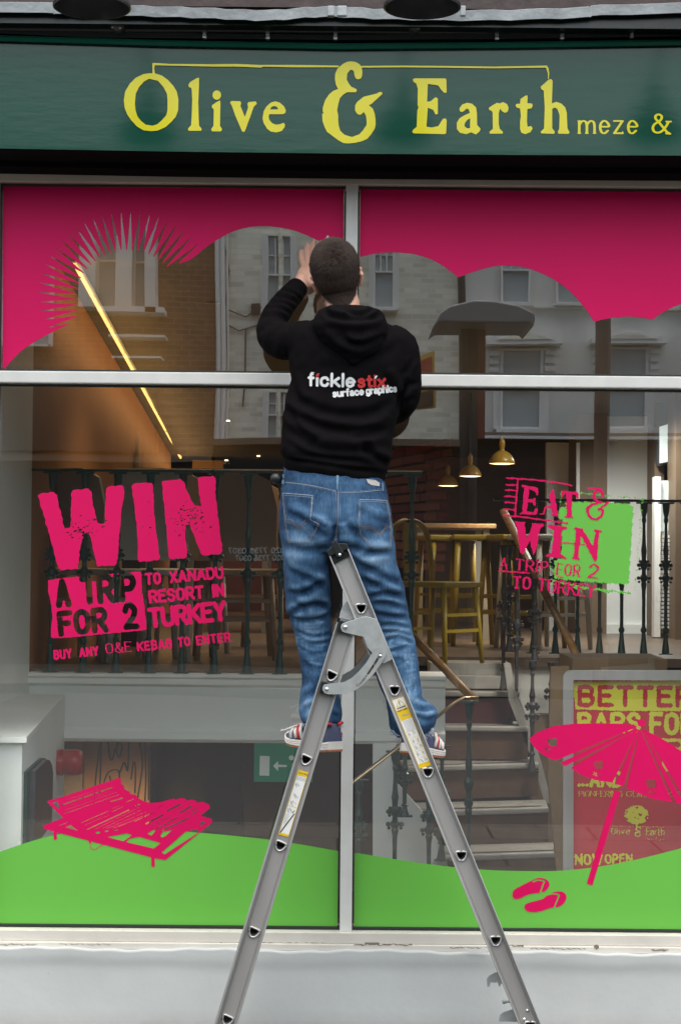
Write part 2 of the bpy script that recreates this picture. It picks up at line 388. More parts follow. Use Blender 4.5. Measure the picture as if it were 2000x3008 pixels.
def render_mat():
    m = mat('white painted render', (.50, .53, .52), .7, noise=(5, .05), bump=(20, .22, .006))
    n = m.node_tree.nodes; l = m.node_tree.links; b = n['Principled BSDF']; src = b.inputs['Base Color'].links[0].from_socket
    # scuffs and specks, and dirt splashed along the foot of the wall
    t = n.new('ShaderNodeTexNoise'); t.inputs['Scale'].default_value = 22; t.inputs['Detail'].default_value = 10; t.inputs['Roughness'].default_value = .75
    tc = [q for q in n if q.type == 'TEX_COORD'][0]; l.new(tc.outputs['Object'], t.inputs['Vector'])
    r = n.new('ShaderNodeMapRange'); r.inputs[1].default_value = .66; r.inputs[2].default_value = .76; l.new(t.outputs['Fac'], r.inputs[0])
    sp = n.new('ShaderNodeSeparateXYZ'); l.new(tc.outputs['Object'], sp.inputs[0])
    z = n.new('ShaderNodeMapRange'); z.inputs[1].default_value = .075; z.inputs[2].default_value = .0; l.new(sp.outputs['Z'], z.inputs[0])
    mm = n.new('ShaderNodeMath'); mm.operation = 'MULTIPLY'; l.new(z.outputs[0], mm.inputs[0]); l.new(t.outputs['Fac'], mm.inputs[1])
    a = n.new('ShaderNodeMath'); a.operation = 'ADD'; a.use_clamp = True; l.new(r.outputs[0], a.inputs[0]); l.new(mm.outputs[0], a.inputs[1])
    a2 = n.new('ShaderNodeMath'); a2.operation = 'MULTIPLY'; a2.inputs[1].default_value = .55; l.new(a.outputs[0], a2.inputs[0])
    mx = n.new('ShaderNodeMix'); mx.data_type = 'RGBA'; l.new(a2.outputs[0], mx.inputs[0]); l.new(src, mx.inputs[6]); mx.inputs[7].default_value = (.22, .18, .14, 1)
    l.new(mx.outputs[2], b.inputs['Base Color']); return m
M['render'] = render_mat()
obj('base_wall', wall_mesh(), 'render', shop, smooth=True)
# flakes of lifting paint under the right sill and cracks in the filler
a = Art(1330, 2775, 1460, 2820, 1, rough=1.5); a.poly([(1352, 2787), (1455, 2786), (1440, 2794), (1420, 2797), (1405, 2801), (1385, 2801), (1365, 2794)])
obj('paint_flake', a.mesh(lambda x, y: Pn(x, y, -.0925)), mat('lifted paint flake', (.66, .67, .66), .6), shop)
# sill: two stepped timber bands
zs0, zs1, zs2 = P(1000, 2741, -.055).z, P(1000, 2774, -.055).z, P(1000, 2793, -.065).z
M['sill'] = mat('worn cream sill paint', (.60, .58, .52), .5, noise=(5, .10), bump=(22, .45, .005))
obj('window_sill', BOX((XL, -.055, zs1), (XR, .10, zs0), (XL, -.066, zs2 - .004), (XR, .10, zs1)), 'sill', shop, bevel=.003)
a = Art(0, 2770, 2000, 2800, 1.4, rough=.9)
for x0, x1, y, w in ((0, 110, 2768, 2), (170, 330, 2767, 1.5), (640, 800, 2760, 3), (800, 960, 2761, 2), (1040, 1210, 2768, 3), (1075, 1110, 2763, 7), (1320, 1460, 2777, 2), (1490, 1535, 2771, 3), (1560, 1720, 2780, 2), (1915, 1960, 2784, 4), (1750, 1752, 2775, 12)):
    a.line([(x0, y + 8), (x1, y + 9)], w)
a.put('sill_crack', mat('dirty crack', (.20, .17, .14), .9), -.0685, shop)

# window frame: posts and rails, with rubber gaskets round each pane
FW = P(1053, 1600).x - P(1018, 1600).x
xm = (P(1035.5, 560).x + P(1014, 2700).x) / 2
zt0, zt1 = P(1000, 548).z, P(1000, 1101).z; zt2, zb = P(1000, 1136).z, P(1000, 2738).z
xl = P(3, 560).x; xr = xm + (xm - xl) + .03
for x0, x1 in ((xl - .05, xl), (xm - FW / 2, xm + FW / 2), (xr, xr + .05)): obj('window_post', BOX((x0, -.035, zs0), (x1, .06, zt0)), 'white', shop, bevel=.002)
obj('transom', BOX((xl, -.047, zt2), (xr, .06, zt1)), 'white', shop, bevel=.004)
obj('frame_head', BOX((XL, -.040, zt0), (XR, .08, P(1000, 505).z), (XL, -.054, zt0 + .028), (XR, -.040, P(1000, 505).z)), 'cream', shop, bevel=.003)
obj('wall_pier', BOX((XL, -.02, zs0), (xl - .05, .3, zt0)), 'white', shop); obj('wall_pier', BOX((xr + .05, -.02, zs0), (XR, .3, zt0)), 'white', shop)
M['glass'] = bpy.data.materials.new('window glass'); M['glass'].use_nodes = True
n = M['glass'].node_tree.nodes; l = M['glass'].node_tree.links; n.remove(n['Principled BSDF'])
tr = n.new('ShaderNodeBsdfTransparent'); tr.inputs[0].default_value = (.88, .91, .90, 1)
gl = n.new('ShaderNodeBsdfGlossy'); gl.inputs['Roughness'].default_value = 0.0; gl.inputs[0].default_value = (1, 1, 1, 1)
lw = n.new('ShaderNodeFresnel'); lw.inputs[0].default_value = 1.5
ge = n.new('ShaderNodeNewGeometry'); io = n.new('ShaderNodeMath'); io.operation = 'MULTIPLY_ADD'; io.inputs[1].default_value = 1 / 1.5 - 1.5; io.inputs[2].default_value = 1.5; l.new(ge.outputs['Backfacing'], io.inputs[0]); l.new(io.outputs[0], lw.inputs[0])
fm = n.new('ShaderNodeMath'); fm.operation = 'MULTIPLY_ADD'; fm.inputs[1].default_value = 1.6; fm.inputs[2].default_value = .25; l.new(lw.outputs[0], fm.inputs[0]); fm.use_clamp = True
mg = n.new('ShaderNodeMixShader'); l.new(fm.outputs[0], mg.inputs[0]); l.new(gl.outputs[0], mg.inputs[2]); mx = n.new('ShaderNodeAddShader'); l.new(tr.outputs[0], mx.inputs[0]); l.new(mg.outputs[0], mx.inputs[1])
nz = n.new('ShaderNodeTexNoise'); nz.inputs['Scale'].default_value = 1.1; nz.inputs['Detail'].default_value = 1
tcg = n.new('ShaderNodeTexCoord'); l.new(tcg.outputs['Object'], nz.inputs['Vector'])
bpn = n.new('ShaderNodeBump'); bpn.inputs['Strength'].default_value = .06; bpn.inputs['Distance'].default_value = .02; l.new(nz.outputs[0], bpn.inputs['Height']); l.new(bpn.outputs[0], gl.inputs['Normal'])
l.new(mx.outputs[0], n['Material Output'].inputs[0])
for x0, x1, z0, z1 in ((xl, xm - FW / 2, zt1, zt0), (xm + FW / 2, xr, zt1, zt0), (xl, xm - FW / 2, zs0, zt2), (xm + FW / 2, xr, zs0, zt2)):
    g = .006; bmg = bmesh.new()
    e = .003
    for q in (((x0 + e, -.016, z0 + e), (x0 + g, .01, z1 - e)), ((x1 - g, -.016, z0 + e), (x1 - e, .01, z1 - e)), ((x0 + g, -.016, z0 + e), (x1 - g, .01, z0 + g + .003)), ((x0 + g, -.016, z1 - g - .002), (x1 - g, .01, z1 - e))): box(bmg, *q)
    v = [(x0 + e, 0, z0 + e), (x1 - e, 0, z0 + e), (x1 - e, 0, z1 - e), (x0 + e, 0, z1 - e)]
    pane = obj('glass_pane', (v, [], [(0, 1, 2, 3)]), 'glass', shop); obj('gasket', bmg, 'gasket', pane)

# fascia board, soffit, mouldings
YF = -.30
zf0 = P(1000, 446, YF).z; zf1 = P(1000, 148, YF).z
fb = bmesh.new(); path = ext(zx([(0, 432), (500, 441), (1000, 447), (1500, 451), (2000, 453)], YF)); tp = ext(zx([(0, 124), (500, 141), (1000, 147), (1500, 145), (2000, 137)], YF))
va = [fb.verts.new((x, YF, z)) for x, z in path]; vb = [fb.verts.new((x, YF + .004, z)) for x, z in tp]
for i in range(len(va) - 1): fb.faces.new((va[i], va[i + 1], vb[i + 1], vb[i]))
obj('fascia_board', fb, 'fascia', shop)
obj('fascia_edge', sweep_x(bmesh.new(), path, [(YF - .004, -.004), (YF - .004, .007), (YF + .02, .007), (YF + .02, -.004)]), 'fascia', shop)
obj('soffit', sweep_x(bmesh.new(), path, [(YF, 0), (YF, -.006), (-.16, -.012), (-.155, -.03), (-.05, -.032), (-.05, .3), (YF + .01, .3)]), mat('soffit black', (.002, .003, .003), .9, spec=.08), shop)
up_ = ext(zx([(0, 112), (500, 127), (1000, 136), (1500, 132), (2000, 124)], YF - .012))
obj('fascia_moulding', sweep_x(bmesh.new(), up_, [(YF, -.008), (YF - .012, -.007), (YF - .014, .004), (YF - .008, .013), (YF + .01, .015), (YF + .01, -.008)]), 'fascia', shop, smooth=False)
hi = ext(zx([(0, 84), (260, 96), (500, 98), (1000, 103), (1500, 100), (2000, 92)], YF))
obj('conduit_ledge', sweep_x(bmesh.new(), hi, [(YF + .02, -.016), (YF - .0, -.014), (YF - .004, .002), (YF + .02, .006)]), 'fascia_dark', shop)
bk = BOX((XL, -.255, zf1 + .01), (XR, .1, 3.75)); obj('upper_board', bk, 'fascia_dark', shop)
YC = -.40
ld = ext(zx([(0, 20), (165, 24), (380, 30), (600, 37), (780, 44), (955, 33), (1130, 40), (1400, 44), (1700, 36), (2000, 22)], YC))
ld2 = [(x, z + .002 * math.sin(i * 2.1)) for i, (x, z) in enumerate([tuple(p) for p in spline(ld, 6)])]
obj('lead_flashing', sweep_x(bmesh.new(), ld2, [(YC, -.016), (YC - .004, .016), (YC + .012, .022), (YC + .16, .03), (YC + .16, .022), (YC + .008, .008)]), 'lead', shop, smooth=False)
for px, w in ((972, 10), (1005, 14), (1360, 8)):
    obj('flashing_joint', pbox(px - w, 14, px + w, 44, YC - .007, YC + .02), 'lead', shop, bevel=.003)
obj('cornice', BOX((XL, YC + .03, P(1000, 66, YC).z), (XR, -.2, P(1000, 20, YC).z)), 'fascia_dark', shop)
M['brown'] = mat('dark brown parapet', (.035, .022, .02), .6, noise=(12, .4), bump=(20, .5, .01))
obj('parapet', BOX((XL, YC + .06, P(1000, 14, YC).z + .012), (XR, .1, 3.9)), 'brown', shop)
M['brickup'] = mat('rendered upper wall', (.35, .33, .30), .8, noise=(4, .15), bump=(25, .3, .01))
obj('upper_wall', BOX((XL, -.02, 3.9), (XR, .3, 9)), 'brickup', shop)
# conduit along the fascia with clips, and three swan lamps
cz = zx([(0, 76), (345, 80), (700, 80), (1218, 85), (1600, 84), (2000, 74)], YF - .025)
cp = [Vector((x, YF - .005, z)) for x, z in ext(cz)]
obj('conduit', tube(bmesh.new(), cp, .010, 10), 'black', shop, smooth=True)
for px, py in ((600, 97), (786, 100), (985, 101), (1460, 101), (1652, 100), (1857, 96)):
    c = P(px, py, YF - .02); cb = bmesh.new(); box(cb, (c.x - .006, YF - .012, c.z - .012), (c.x + .006, YF + .01, c.z + .03))
    lathe(cb, [(0, -.004), (.004, -.003), (.0048, 0), (.0048, .006)], (c.x, YF - .018, c.z), 10, 'y')
    obj('conduit_clip', cb, 'zinc', shop, smooth=False)
for px, shadepx, lab in ((347, 270, 'black dome sign lamp above the capital O of the shop sign'), (1218, 1240, 'black dome sign lamp above the capital E of the shop sign'), (2085, 2190, 'black dome sign lamp just beyond the right end of the sign')):
    c = P(px, 75, YF - .02); s = P(shadepx, 22, -1.03)
    t = thing('sign_lamp', lab, 'sign lamp', (c.x, YF, c.z), 'lamps along the shop sign')
    jb = lathe(bmesh.new(), [(0, -.045), (.014, -.044), (.023, -.038), (.026, -.03), (.026, 0)], (c.x, YF - .012, c.z), 24, 'y')
    obj('junction_box', jb, 'black', t, smooth=True)
    for a in (.9, 3.9, 5.3): obj('screw', lathe(bmesh.new(), [(0, -.004), (.0035, -.003), (.004, .004)], (c.x + .019 * math.cos(a), YF - .05, c.z + .019 * math.sin(a)), 8, 'y'), 'brass', t)
    arm = [Vector((c.x, YF - .05, c.z + .005)), Vector((c.x, YF - .07, c.z + .03)), Vector((c.x * .8 + s.x * .2, YF - .14, c.z + .17)), Vector((c.x * .4 + s.x * .6, -.68, c.z + .30)), Vector((s.x, -.95, s.z + .26)), Vector((s.x, -1.03, s.z + .20))]
    obj('arm', tube(bmesh.new(), [tuple(p) for p in spline([tuple(q) for q in arm], 6)], .008, 10), 'black', t, smooth=True)
    sh = lathe(bmesh.new(), [(.108, 0), (.112, .001), (.112, .008), (.106, .03), (.092, .07), (.070, .10), (.042, .122), (.030, .130), (.028, .19), (.022, .20), (0, .20)], (s.x, -1.03, s.z), 40)
    lathe(sh, [(.108, 0), (.102, .03), (.088, .068), (.066, .096), (.0, .115)], (s.x, -1.03, s.z), 40)
    obj('lamp_shade', sh, 'black', t, smooth=True)
    obj('bulb', lathe(bmesh.new(), [(0, .03), (.02, .035), (.028, .05), (.024, .075), (.014, .10), (.0, .105)], (s.x, -1.03, s.z), 16), mat('unlit bulb', (.6, .6, .58), .2), t, smooth=True)

# painted sign
sg = Art(340, 165, 1990, 430, 1.5)
k1 = 3.075; a1 = (350, 160)
def zz(s): return [tuple(float(v) for v in q.split(',')) for q in s.split()]
sg.poly(Z(zz('270,165 320,165 385,185 440,225 490,280 520,330 535,400 533,500 510,560 470,605 420,650 350,682 290,688 220,680 160,645 110,590 75,540 50,480 42,410 55,330 95,260 150,205 220,172'), *a1, k1),
        holes=[Z(zz('270,215 350,232 400,290 432,350 437,400 437,500 425,545 385,590 345,625 300,640 240,630 195,595 165,555 148,500 143,440 150,350 180,290 225,240'), *a1, k1)])
for t in ('625,270 640,245 690,215 710,205 723,208 720,300 715,430 718,560 722,640 745,665 742,685 625,685 622,665 650,635 655,560 660,400 655,310 648,295 630,290',
          '838,455 880,425 912,410 915,440 910,640 930,670 920,690 840,690 830,670 852,640 855,500 850,485 838,475',
          '1002,430 1015,415 1095,418 1102,435 1095,460 1135,560 1165,475 1158,440 1170,425 1235,420 1243,440 1215,470 1190,540 1135,690 1120,698 1108,685 1050,550 1020,465'):
    sg.poly(Z(zz(t), *a1, k1))
sg.ell(350 + 882 / k1, 160 + 362 / k1, 38 / k1, 42 / k1)
sg.poly(Z(zz('1497,625 1495,650 1470,685 1420,700 1370,692 1335,665 1305,615 1295,570 1305,510 1330,465 1370,430 1410,418 1450,430 1490,465 1505,500 1500,525 1480,535 1355,535 1350,560 1355,585 1380,615 1415,630 1455,625 1485,613'), *a1, k1),
        holes=[Z(zz('1362,492 1375,470 1400,460 1425,468 1437,492'), *a1, k1)])
sg.poly(Z(zz('555,185 610,140 670,112 740,103 810,115 870,150 905,200 920,270 915,340 895,385 850,402 810,385 790,335 780,265 745,240 710,255 670,310 662,405 700,475 740,525 820,560 830,585 815,612 670,612 600,655 550,710 525,800 505,910 523,1000 520,1060 530,1160 555,1245 620,1310 680,1330 750,1350 870,1305 930,1240 990,1150 990,1080 980,1000 942,935 905,975 870,985 830,965 800,910 800,830 835,770 945,685 1040,662 1150,635 1200,610 1240,610 1248,640 1070,805 1025,825 1090,880 1120,960 1135,1050 1138,1150 1125,1210 1060,1310 1000,1380 920,1415 800,1445 690,1455 610,1450 520,1400 400,1310 340,1265 305,1200 265,1090 258,965 290,958 268,930 270,860 310,740 370,650 440,590 520,558 485,490 468,400 475,300 510,225'), 900, 160, 5.6))
a2 = (1180, 200)
for t in ('100,95 120,88 395,88 402,100 405,215 385,220 355,190 330,152 235,138 228,300 260,295 305,258 325,270 325,410 305,415 285,375 235,352 222,525 270,532 330,520 370,455 395,450 405,465 400,585 385,592 110,585 95,575 100,555 135,525 140,380 152,345 143,335 145,180 130,135 105,118',
          '785,355 830,325 862,308 880,315 915,303 950,320 965,355 955,390 930,400 905,385 888,360 875,400 875,500 885,545 912,570 912,588 795,588 792,570 822,545 820,400 810,380 790,375',
          '1027,330 1040,318 1068,318 1072,275 1110,248 1132,240 1137,260 1133,312 1175,315 1182,335 1172,358 1133,365 1130,480 1135,525 1170,520 1182,540 1160,575 1115,593 1080,580 1068,545 1068,480 1075,430 1068,360 1035,352',
          '1253,165 1320,105 1345,93 1362,110 1355,315 1395,300 1440,315 1475,350 1490,400 1495,540 1515,575 1505,590 1415,588 1408,570 1422,545 1425,420 1405,365 1380,350 1358,365 1358,540 1382,570 1375,590 1258,585 1255,570 1285,540 1290,345 1282,200 1260,185'):
    sg.poly(Z(zz(t), *a2, k1))
sg.poly(Z(zz('525,385 520,360 545,325 590,308 635,318 670,350 678,400 680,510 712,545 700,570 670,595 625,575 580,593 525,580 497,545 497,490 520,450 560,425 615,400 605,370 585,360 560,385 540,393'), *a2, k1),
        holes=[Z(zz('617,447 617,538 590,540 565,520 570,490 590,465'), *a2, k1)])
sg.poly([(447, 184), (452, 183), (500, 186), (620, 187), (690, 186), (760, 189), (860, 189), (995, 191), (995, 196), (860, 196), (775, 194), (765, 197), (700, 194), (632, 194), (500, 191), (455, 190), (453, 198), (455, 214), (448, 214), (448, 198)])
sg.poly([(1058, 192), (1180, 191), (1300, 192), (1450, 194), (1606, 191), (1611, 199), (1613, 215), (1611, 232), (1609, 232), (1609, 214), (1603, 197), (1450, 199), (1300, 197), (1180, 196), (1058, 197)])
k4 = 4.7515; sg.text('meze', (1701, 390), (1870, 390), 36 / .66, .14, asp=.62, serif=.075, gap=.30)
sg.line([tuple(p) for p in Z([tuple(q) for q in spline(zz('1400,425 1370,410 1330,360 1260,275 1215,225 1215,185 1255,165 1295,185 1295,225 1260,265 1200,300 1175,350 1190,400 1240,420 1300,400 1360,330 1390,275'), 5)], 1670, 300, k4)], 7.5, asp=.75)
sg.line(Z(zz('1360,265 1430,265'), 1670, 300, k4), 4.5).line(Z(zz('1360,430 1420,435'), 1670, 300, k4), 5)
sg.put('sign_lettering', 'letter', YF - .0006, shop)

# ------------------------------------------------------------------ window vinyl
YV = -.0022
def vinyl(name, art, m, Y, label, cat, parent=None):
    o = art.put(name, m, Y, parent)
    if not parent: tag(o, label, cat)
    return o
# pink skies
rx0 = P(1056, 600).x
a = Art(8, 544, 1024, 1095, 2.0)
a.poly([(0, 500), (1030, 500), (1030, 800)] + [tuple(p) for p in spline([(1018, 745), (975, 722), (925, 701), (874, 679), (823, 667), (772, 663), (721, 668), (670, 685), (612, 720), (575, 750), (545, 768), (500, 776)], 4)] + [(380, 870), (238, 925)] +
       [tuple(p) for p in spline([(220, 937), (191, 956), (128, 988), (64, 1029), (10, 1085), (-8, 1100)], 4)])
cx, cy, r0, r1 = 376, 889, 155, 279
a.ell(cx, cy, r0, cut=True)
for i in range(27):
    th = R(40 + i * 6.05); u = (math.cos(th), -math.sin(th)); v = (-u[1], u[0]); hb = 7.6
    rr = r1 * (1 if i < 23 else .97 - .02 * (i - 23))
    a.poly([(cx + u[0] * (r0 - 8) + v[0] * hb, cy + u[1] * (r0 - 8) + v[1] * hb), (cx + u[0] * rr, cy + u[1] * rr), (cx + u[0] * (r0 - 8) - v[0] * hb, cy + u[1] * (r0 - 8) - v[1] * hb)], cut=True)
def clip_pane(art, x0, x1, z0, z1):
    """keep a sheet inside its pane, a hair off the gasket"""
    w = Pn(art.GX, art.GY, 0)
    k = 850
    d = np.maximum.reduce([(x0 - w[..., 0]) * k, (w[..., 0] - x1) * k, (z0 - w[..., 2]) * k, (w[..., 2] - z1) * k]); art.D = np.maximum(art.D, d); return art
g = .008
clip_pane(a, xl + g, xm - FW / 2 - g, zt1 + g, zt0 - g)
vinyl('window_vinyl', a, 'pink', YV, 'pink sky vinyl with a spiky cut out sun across the top left pane', 'window vinyl')
a = Art(1050, 544, 2040, 1100, 2.0)
a.poly([(1040, 500), (2100, 500), (2100, 870)] + [tuple(p) for p in spline([(2060, 872), (2000, 892), (1944, 918), (1918, 938)], 4)][:-1] + [(1918, 939)] + [tuple(p) for p in spline([(1917, 937), (1893, 934), (1848, 929), (1791, 934), (1745, 944)], 4)] +
       [tuple(p) for p in spline([(1744, 943), (1721, 908), (1676, 857), (1625, 819), (1555, 788), (1497, 779), (1446, 782), (1383, 800), (1346, 814)], 4)] +
       [tuple(p) for p in spline([(1345, 813), (1287, 771), (1223, 747), (1153, 740), (1096, 745), (1040, 758)], 4)])
clip_pane(a, xm + FW / 2 + g, xr - g, zt1 + g, zt0 - g)
vinyl('window_vinyl', a, 'pink', YV, 'plain pink sky vinyl with scalloped cloud edge across the top right pane', 'window vinyl')
# green hills
a = Art(-10, 2425, 1010, 2750, 3)
a.poly([tuple(p) for p in spline([(-40, 2520), (0, 2503), (96, 2471), (172, 2452), (300, 2438), (430, 2437), (548, 2444), (794, 2468), (994, 2501), (1040, 2508)], 5)] + [(1040, 2800), (-40, 2800)])
clip_pane(a, xl + g, xm - FW / 2 - g, zs0 + g + .002, zt2)
vinyl('window_vinyl', a, 'green', YV, 'lime green hill vinyl along the foot of the left window', 'window vinyl')
a = Art(1020, 2440, 2040, 2770, 3)
a.poly([tuple(p) for p in spline([(1000, 2498), (1035, 2505), (1255, 2539), (1408, 2555), (1542, 2560), (1676, 2557), (1829, 2535), (2000, 2493), (2080, 2470)], 5)] + [(2080, 2800), (1000, 2800)])
clip_pane(a, xm + FW / 2 + g, xr - g, zs0 + g + .002, zt2)
vinyl('window_vinyl', a, 'green', YV, 'lime green hollow shaped vinyl along the foot of the right window', 'window vinyl')

# WIN lettering
win = thing('window_lettering', 'pink distressed WIN a trip for 2 lettering on the lower left window', 'window lettering', tuple(P(370, 1950)))
kw = 2.529; aw = (80, 1380)
a = Art(100, 1390, 665, 1685, 1.5, rough=.75, rs=.13)
for t in ('78,190 100,172 195,167 218,188 262,370 275,430 315,430 325,370 327,170 345,148 455,140 475,165 490,260 505,330 525,395 575,400 585,145 605,122 700,113 720,125 718,200 700,300 668,690 650,710 530,718 515,705 470,500 450,470 420,480 390,600 375,735 250,747 230,730 180,540 120,330',
          '775,115 795,100 920,95 935,110 940,250 950,400 985,650 970,672 830,685 822,670 820,500 800,300',
          '1000,95 1020,80 1135,70 1165,95 1205,200 1250,268 1290,268 1265,70 1280,52 1380,45 1397,60 1400,200 1430,450 1450,600 1435,625 1310,638 1290,620 1235,480 1210,410 1175,405 1175,500 1190,640 1175,655 1065,665 1050,650 1040,500 1015,250'):
    a.poly(Z(zz(t), *aw, kw))
for cx_, cy_, sx_, sy_, nn in ((430, 440, 130, 70, 52), (1215, 380, 110, 105, 78), (880, 380, 60, 120, 5)):
    for _ in range(nn):
        x, y = cx_ + rng.randn() * sx_ * .6, cy_ + rng.randn() * sy_ * .6
        a.ell(aw[0] + x / kw, aw[1] + y / kw, rng.uniform(1.2, 5.5), rng.uniform(.8, 2.2), rng.uniform(-.7, -.1), cut=True)
a.put('headline', 'pink', YV, win)
a = Art(105, 1660, 690, 1960, 1.2, rough=.4, rs=.25)
a.poly(Z(zz('155,822 250,806 560,780 835,756 846,762 850,820 850,900 870,1000 882,1130 886,1180 878,1192 560,1222 300,1248 195,1252 178,1245 175,1190 188,1100 178,1000 155,900'), *aw, kw))
def T(s, x0, y0, x1, y1, h, wt, **k):
    a.text(s, (aw[0] + x0 / kw, aw[1] + y0 / kw), (aw[0] + x1 / kw, aw[1] + y1 / kw), h / kw, wt, **k)
T('A', 236, 1006, 308, 1000, 172, .27, cut=True); T('TRIP', 420, 985, 795, 958, 172, .27, cut=True, gap=.2)
T('FOR', 252, 1220, 585, 1190, 150, .29, cut=True, gap=.3); T('2', 735, 1170, 812, 1163, 160, .27, cut=True)
for _ in range(60): a.ell(aw[0] + rng.uniform(210, 600) / kw, aw[1] + rng.uniform(960, 1220) / kw, rng.uniform(.6, 1.6))
T('TO', 888, 850, 988, 842, 74, .265, gap=.3); T('XANADU', 1068, 835, 1452, 800, 74, .265, gap=.27)
T('RESORT', 915, 985, 1305, 948, 80, .27, gap=.27); T('IN', 1388, 940, 1458, 932, 80, .29, gap=.3)
T('TURKEY', 920, 1163, 1470, 1108, 122, .27, gap=.22)
T('BUY', 205, 1405, 326, 1394, 58, .27, gap=.34); T('ANY', 396, 1388, 526, 1374, 58, .27, gap=.34)
T('O&E', 588, 1365, 772, 1350, 72, .15, asp=.5, serif=.08); T('KEBAB', 825, 1345, 1072, 1318, 58, .27, gap=.34); T('TO', 1128, 1312, 1206, 1303, 58, .27, gap=.34); T('ENTER', 1264, 1298, 1506, 1272, 58, .27, gap=.34)
a.put('text_block', 'pink', YV, win)

# EAT & WIN lettering on a green square
eat = thing('window_lettering', 'pink eat and win lettering over a rough lime square on the lower right window', 'window lettering', tuple(P(1660, 1850)))
ke = 2.75; ae = (1430, 1370)
def E2(s, a, x0, y0, x1, y1, h, wt, **k): a.text(s, (ae[0] + x0 / ke, ae[1] + y0 / ke), (ae[0] + x1 / ke, ae[1] + y1 / ke), h / ke, wt, **k)
a = Art(1610, 1435, 1895, 1750, 1.5, rough=1.6, rs=.35)
a.poly(Z(zz('640,295 690,285 1120,300 1185,325 1165,640 1145,955 980,945 600,915 540,900 548,760 600,740 605,600 608,430 575,420 590,330 630,330'), *ae, ke))
for t, w in (('595,290 600,205 650,212', 2.5), ('740,213 1005,240', 2.6), ('1060,245 1160,253', 2.6), ('1180,255 1262,265 1240,330 1250,380', 2.2), ('1245,400 1232,470 1245,520 1225,560', 1.8), ('1238,590 1222,640 1215,700 1232,760', 1.8), ('1210,820 1205,860', 2), ('1200,900 1197,1010', 1.6),
             ('540,925 700,960 800,985 980,1005 1160,1025', 5), ('700,975 760,1000', 5), ('900,985 985,1025', 4), ('520,500 545,545 530,600', 3), ('510,740 530,700', 3), ('505,800 530,850', 3), ('500,940 560,960', 4)):
    a.line(Z(zz(t), *ae, ke), w)
a.put('green_square', 'green', YV, eat)
a = Art(1460, 1395, 1800, 1770, 1.2, rough=.75, rs=.3)
for t, w in (('158,93 380,108 500,122 600,135 688,155', 4.5), ('250,110 226,400', 5), ('155,148 245,153', 4.5), ('150,190 242,195', 4.5), ('145,240 238,246', 4.5), ('148,290 235,296', 4.5), ('138,345 232,351', 4.5), ('135,395 300,410 420,428 650,458', 4.5), ('815,174 922,184', 5), ('95,845 340,862', 4.5), ('570,890 615,895', 3), ('600,615 790,630', 3)):
    a.line(Z(zz(t), *ae, ke), w)
for t in ('262,385 285,370 300,170 278,160 290,148 410,172 415,235 400,235 390,200 340,185 335,262 375,268 380,250 395,255 390,315 375,312 370,290 330,288 322,365 375,372 395,335 412,340 400,392',
          '432,385 452,375 520,190 540,185 575,395 582,402 520,402 528,390 520,340 475,335 462,380 470,390 425,390',
          '605,195 735,208 742,260 722,258 715,228 688,225 685,400 705,410 700,418 625,412 628,402 645,398 640,222 622,220 615,245 600,245',
          '222,442 315,452 305,470 320,590 370,470 355,460 450,462 462,480 430,500 395,690 375,715 345,600 290,712 268,695 240,480 222,455',
          '480,480 505,470 640,488 655,495 640,505 605,520 590,700 625,725 645,738 640,748 480,728 478,718 520,700 535,600 540,520 500,495',
          '680,742 700,730 720,515 702,505 705,492 770,500 855,640 880,530 865,520 868,508 930,518 925,530 905,540 890,750 870,770 760,560 735,735 755,748 750,758'):
    k = Z(zz(t), *ae, ke); a.poly(k)
a.poly(Z(zz('448,318 515,322 505,240'), *ae, ke), cut=True)
a.line([tuple(p) for p in Z([tuple(q) for q in spline(zz('935,235 925,205 895,195 865,220 865,250 890,280 920,290 870,300 820,330 815,370 840,415 885,425 925,400 935,355 905,345'), 5)], *ae, ke)], 9, asp=.75)
a.line(Z(zz('905,350 940,320 980,290'), *ae, ke), 6).line(Z(zz('895,285 925,287'), *ae, ke), 5)
E2('A', a, 108, 822, 158, 826, 82, .15, asp=.5, serif=.1); E2('TRIP', a, 232, 832, 485, 858, 84, .17, asp=.5, serif=.12, gap=.3); E2('FOR', a, 565, 872, 745, 888, 88, .15, asp=.5, serif=.1, gap=.3); E2('2', a, 820, 893, 890, 903, 105, .16, asp=.6)
E2('TO', a, 215, 985, 345, 992, 95, .19, asp=.55, serif=.12, gap=.3); E2('TURKEY', a, 412, 1002, 865, 1058, 95, .17, asp=.55, serif=.11, gap=.26)
a.put('text_block', 'pink', YV - .0012, eat)

# beach parasol
par = Art(1540, 2100, 2040, 2620, 1.5); kp = 3.064; ap = (1500, 1930)
par.poly(Z(zz('1100,612 1140,630 405,935 340,912 290,885 230,835 200,800 165,740 230,685 380,625 560,603 780,597 1000,603'), *ap, kp))
for t in ('445,955 1130,640 1140,655 490,985', '540,1000 1148,650 915,1135 760,1110 640,1065', '945,1145 1150,650 1160,660 1015,1170', '1045,1185 1165,655 1455,1310 1280,1280', '1490,1320 1175,650 1185,648 1560,1325', '1595,1330 1190,650 1400,760 1532,850 1640,950 1760,1100 1830,1230 1850,1300 1720,1330', '930,1210 990,1215 735,2060 683,2045'):
    par.poly(Z(zz(t), *ap, kp))
par.ell(ap[0] + 1175 / kp, ap[1] + 595 / kp, 34 / kp)
for x, y, s in ((375, 770, 1), (790, 975, 1.05), (1262, 1145, 1.15)):
    for dx, dy, rr in ((0, 0, 32), (-22, -14, 20), (20, -16, 22), (22, 14, 20), (-15, 16, 18)): par.ell(ap[0] + (x + dx * s) / kp, ap[1] + (y + dy * s) / kp, rr * s / kp, cut=True)
    par.line(Z([(x - 4, y + 30), (x - 12, y + 55)], *ap, kp), 2.4, cut=True)
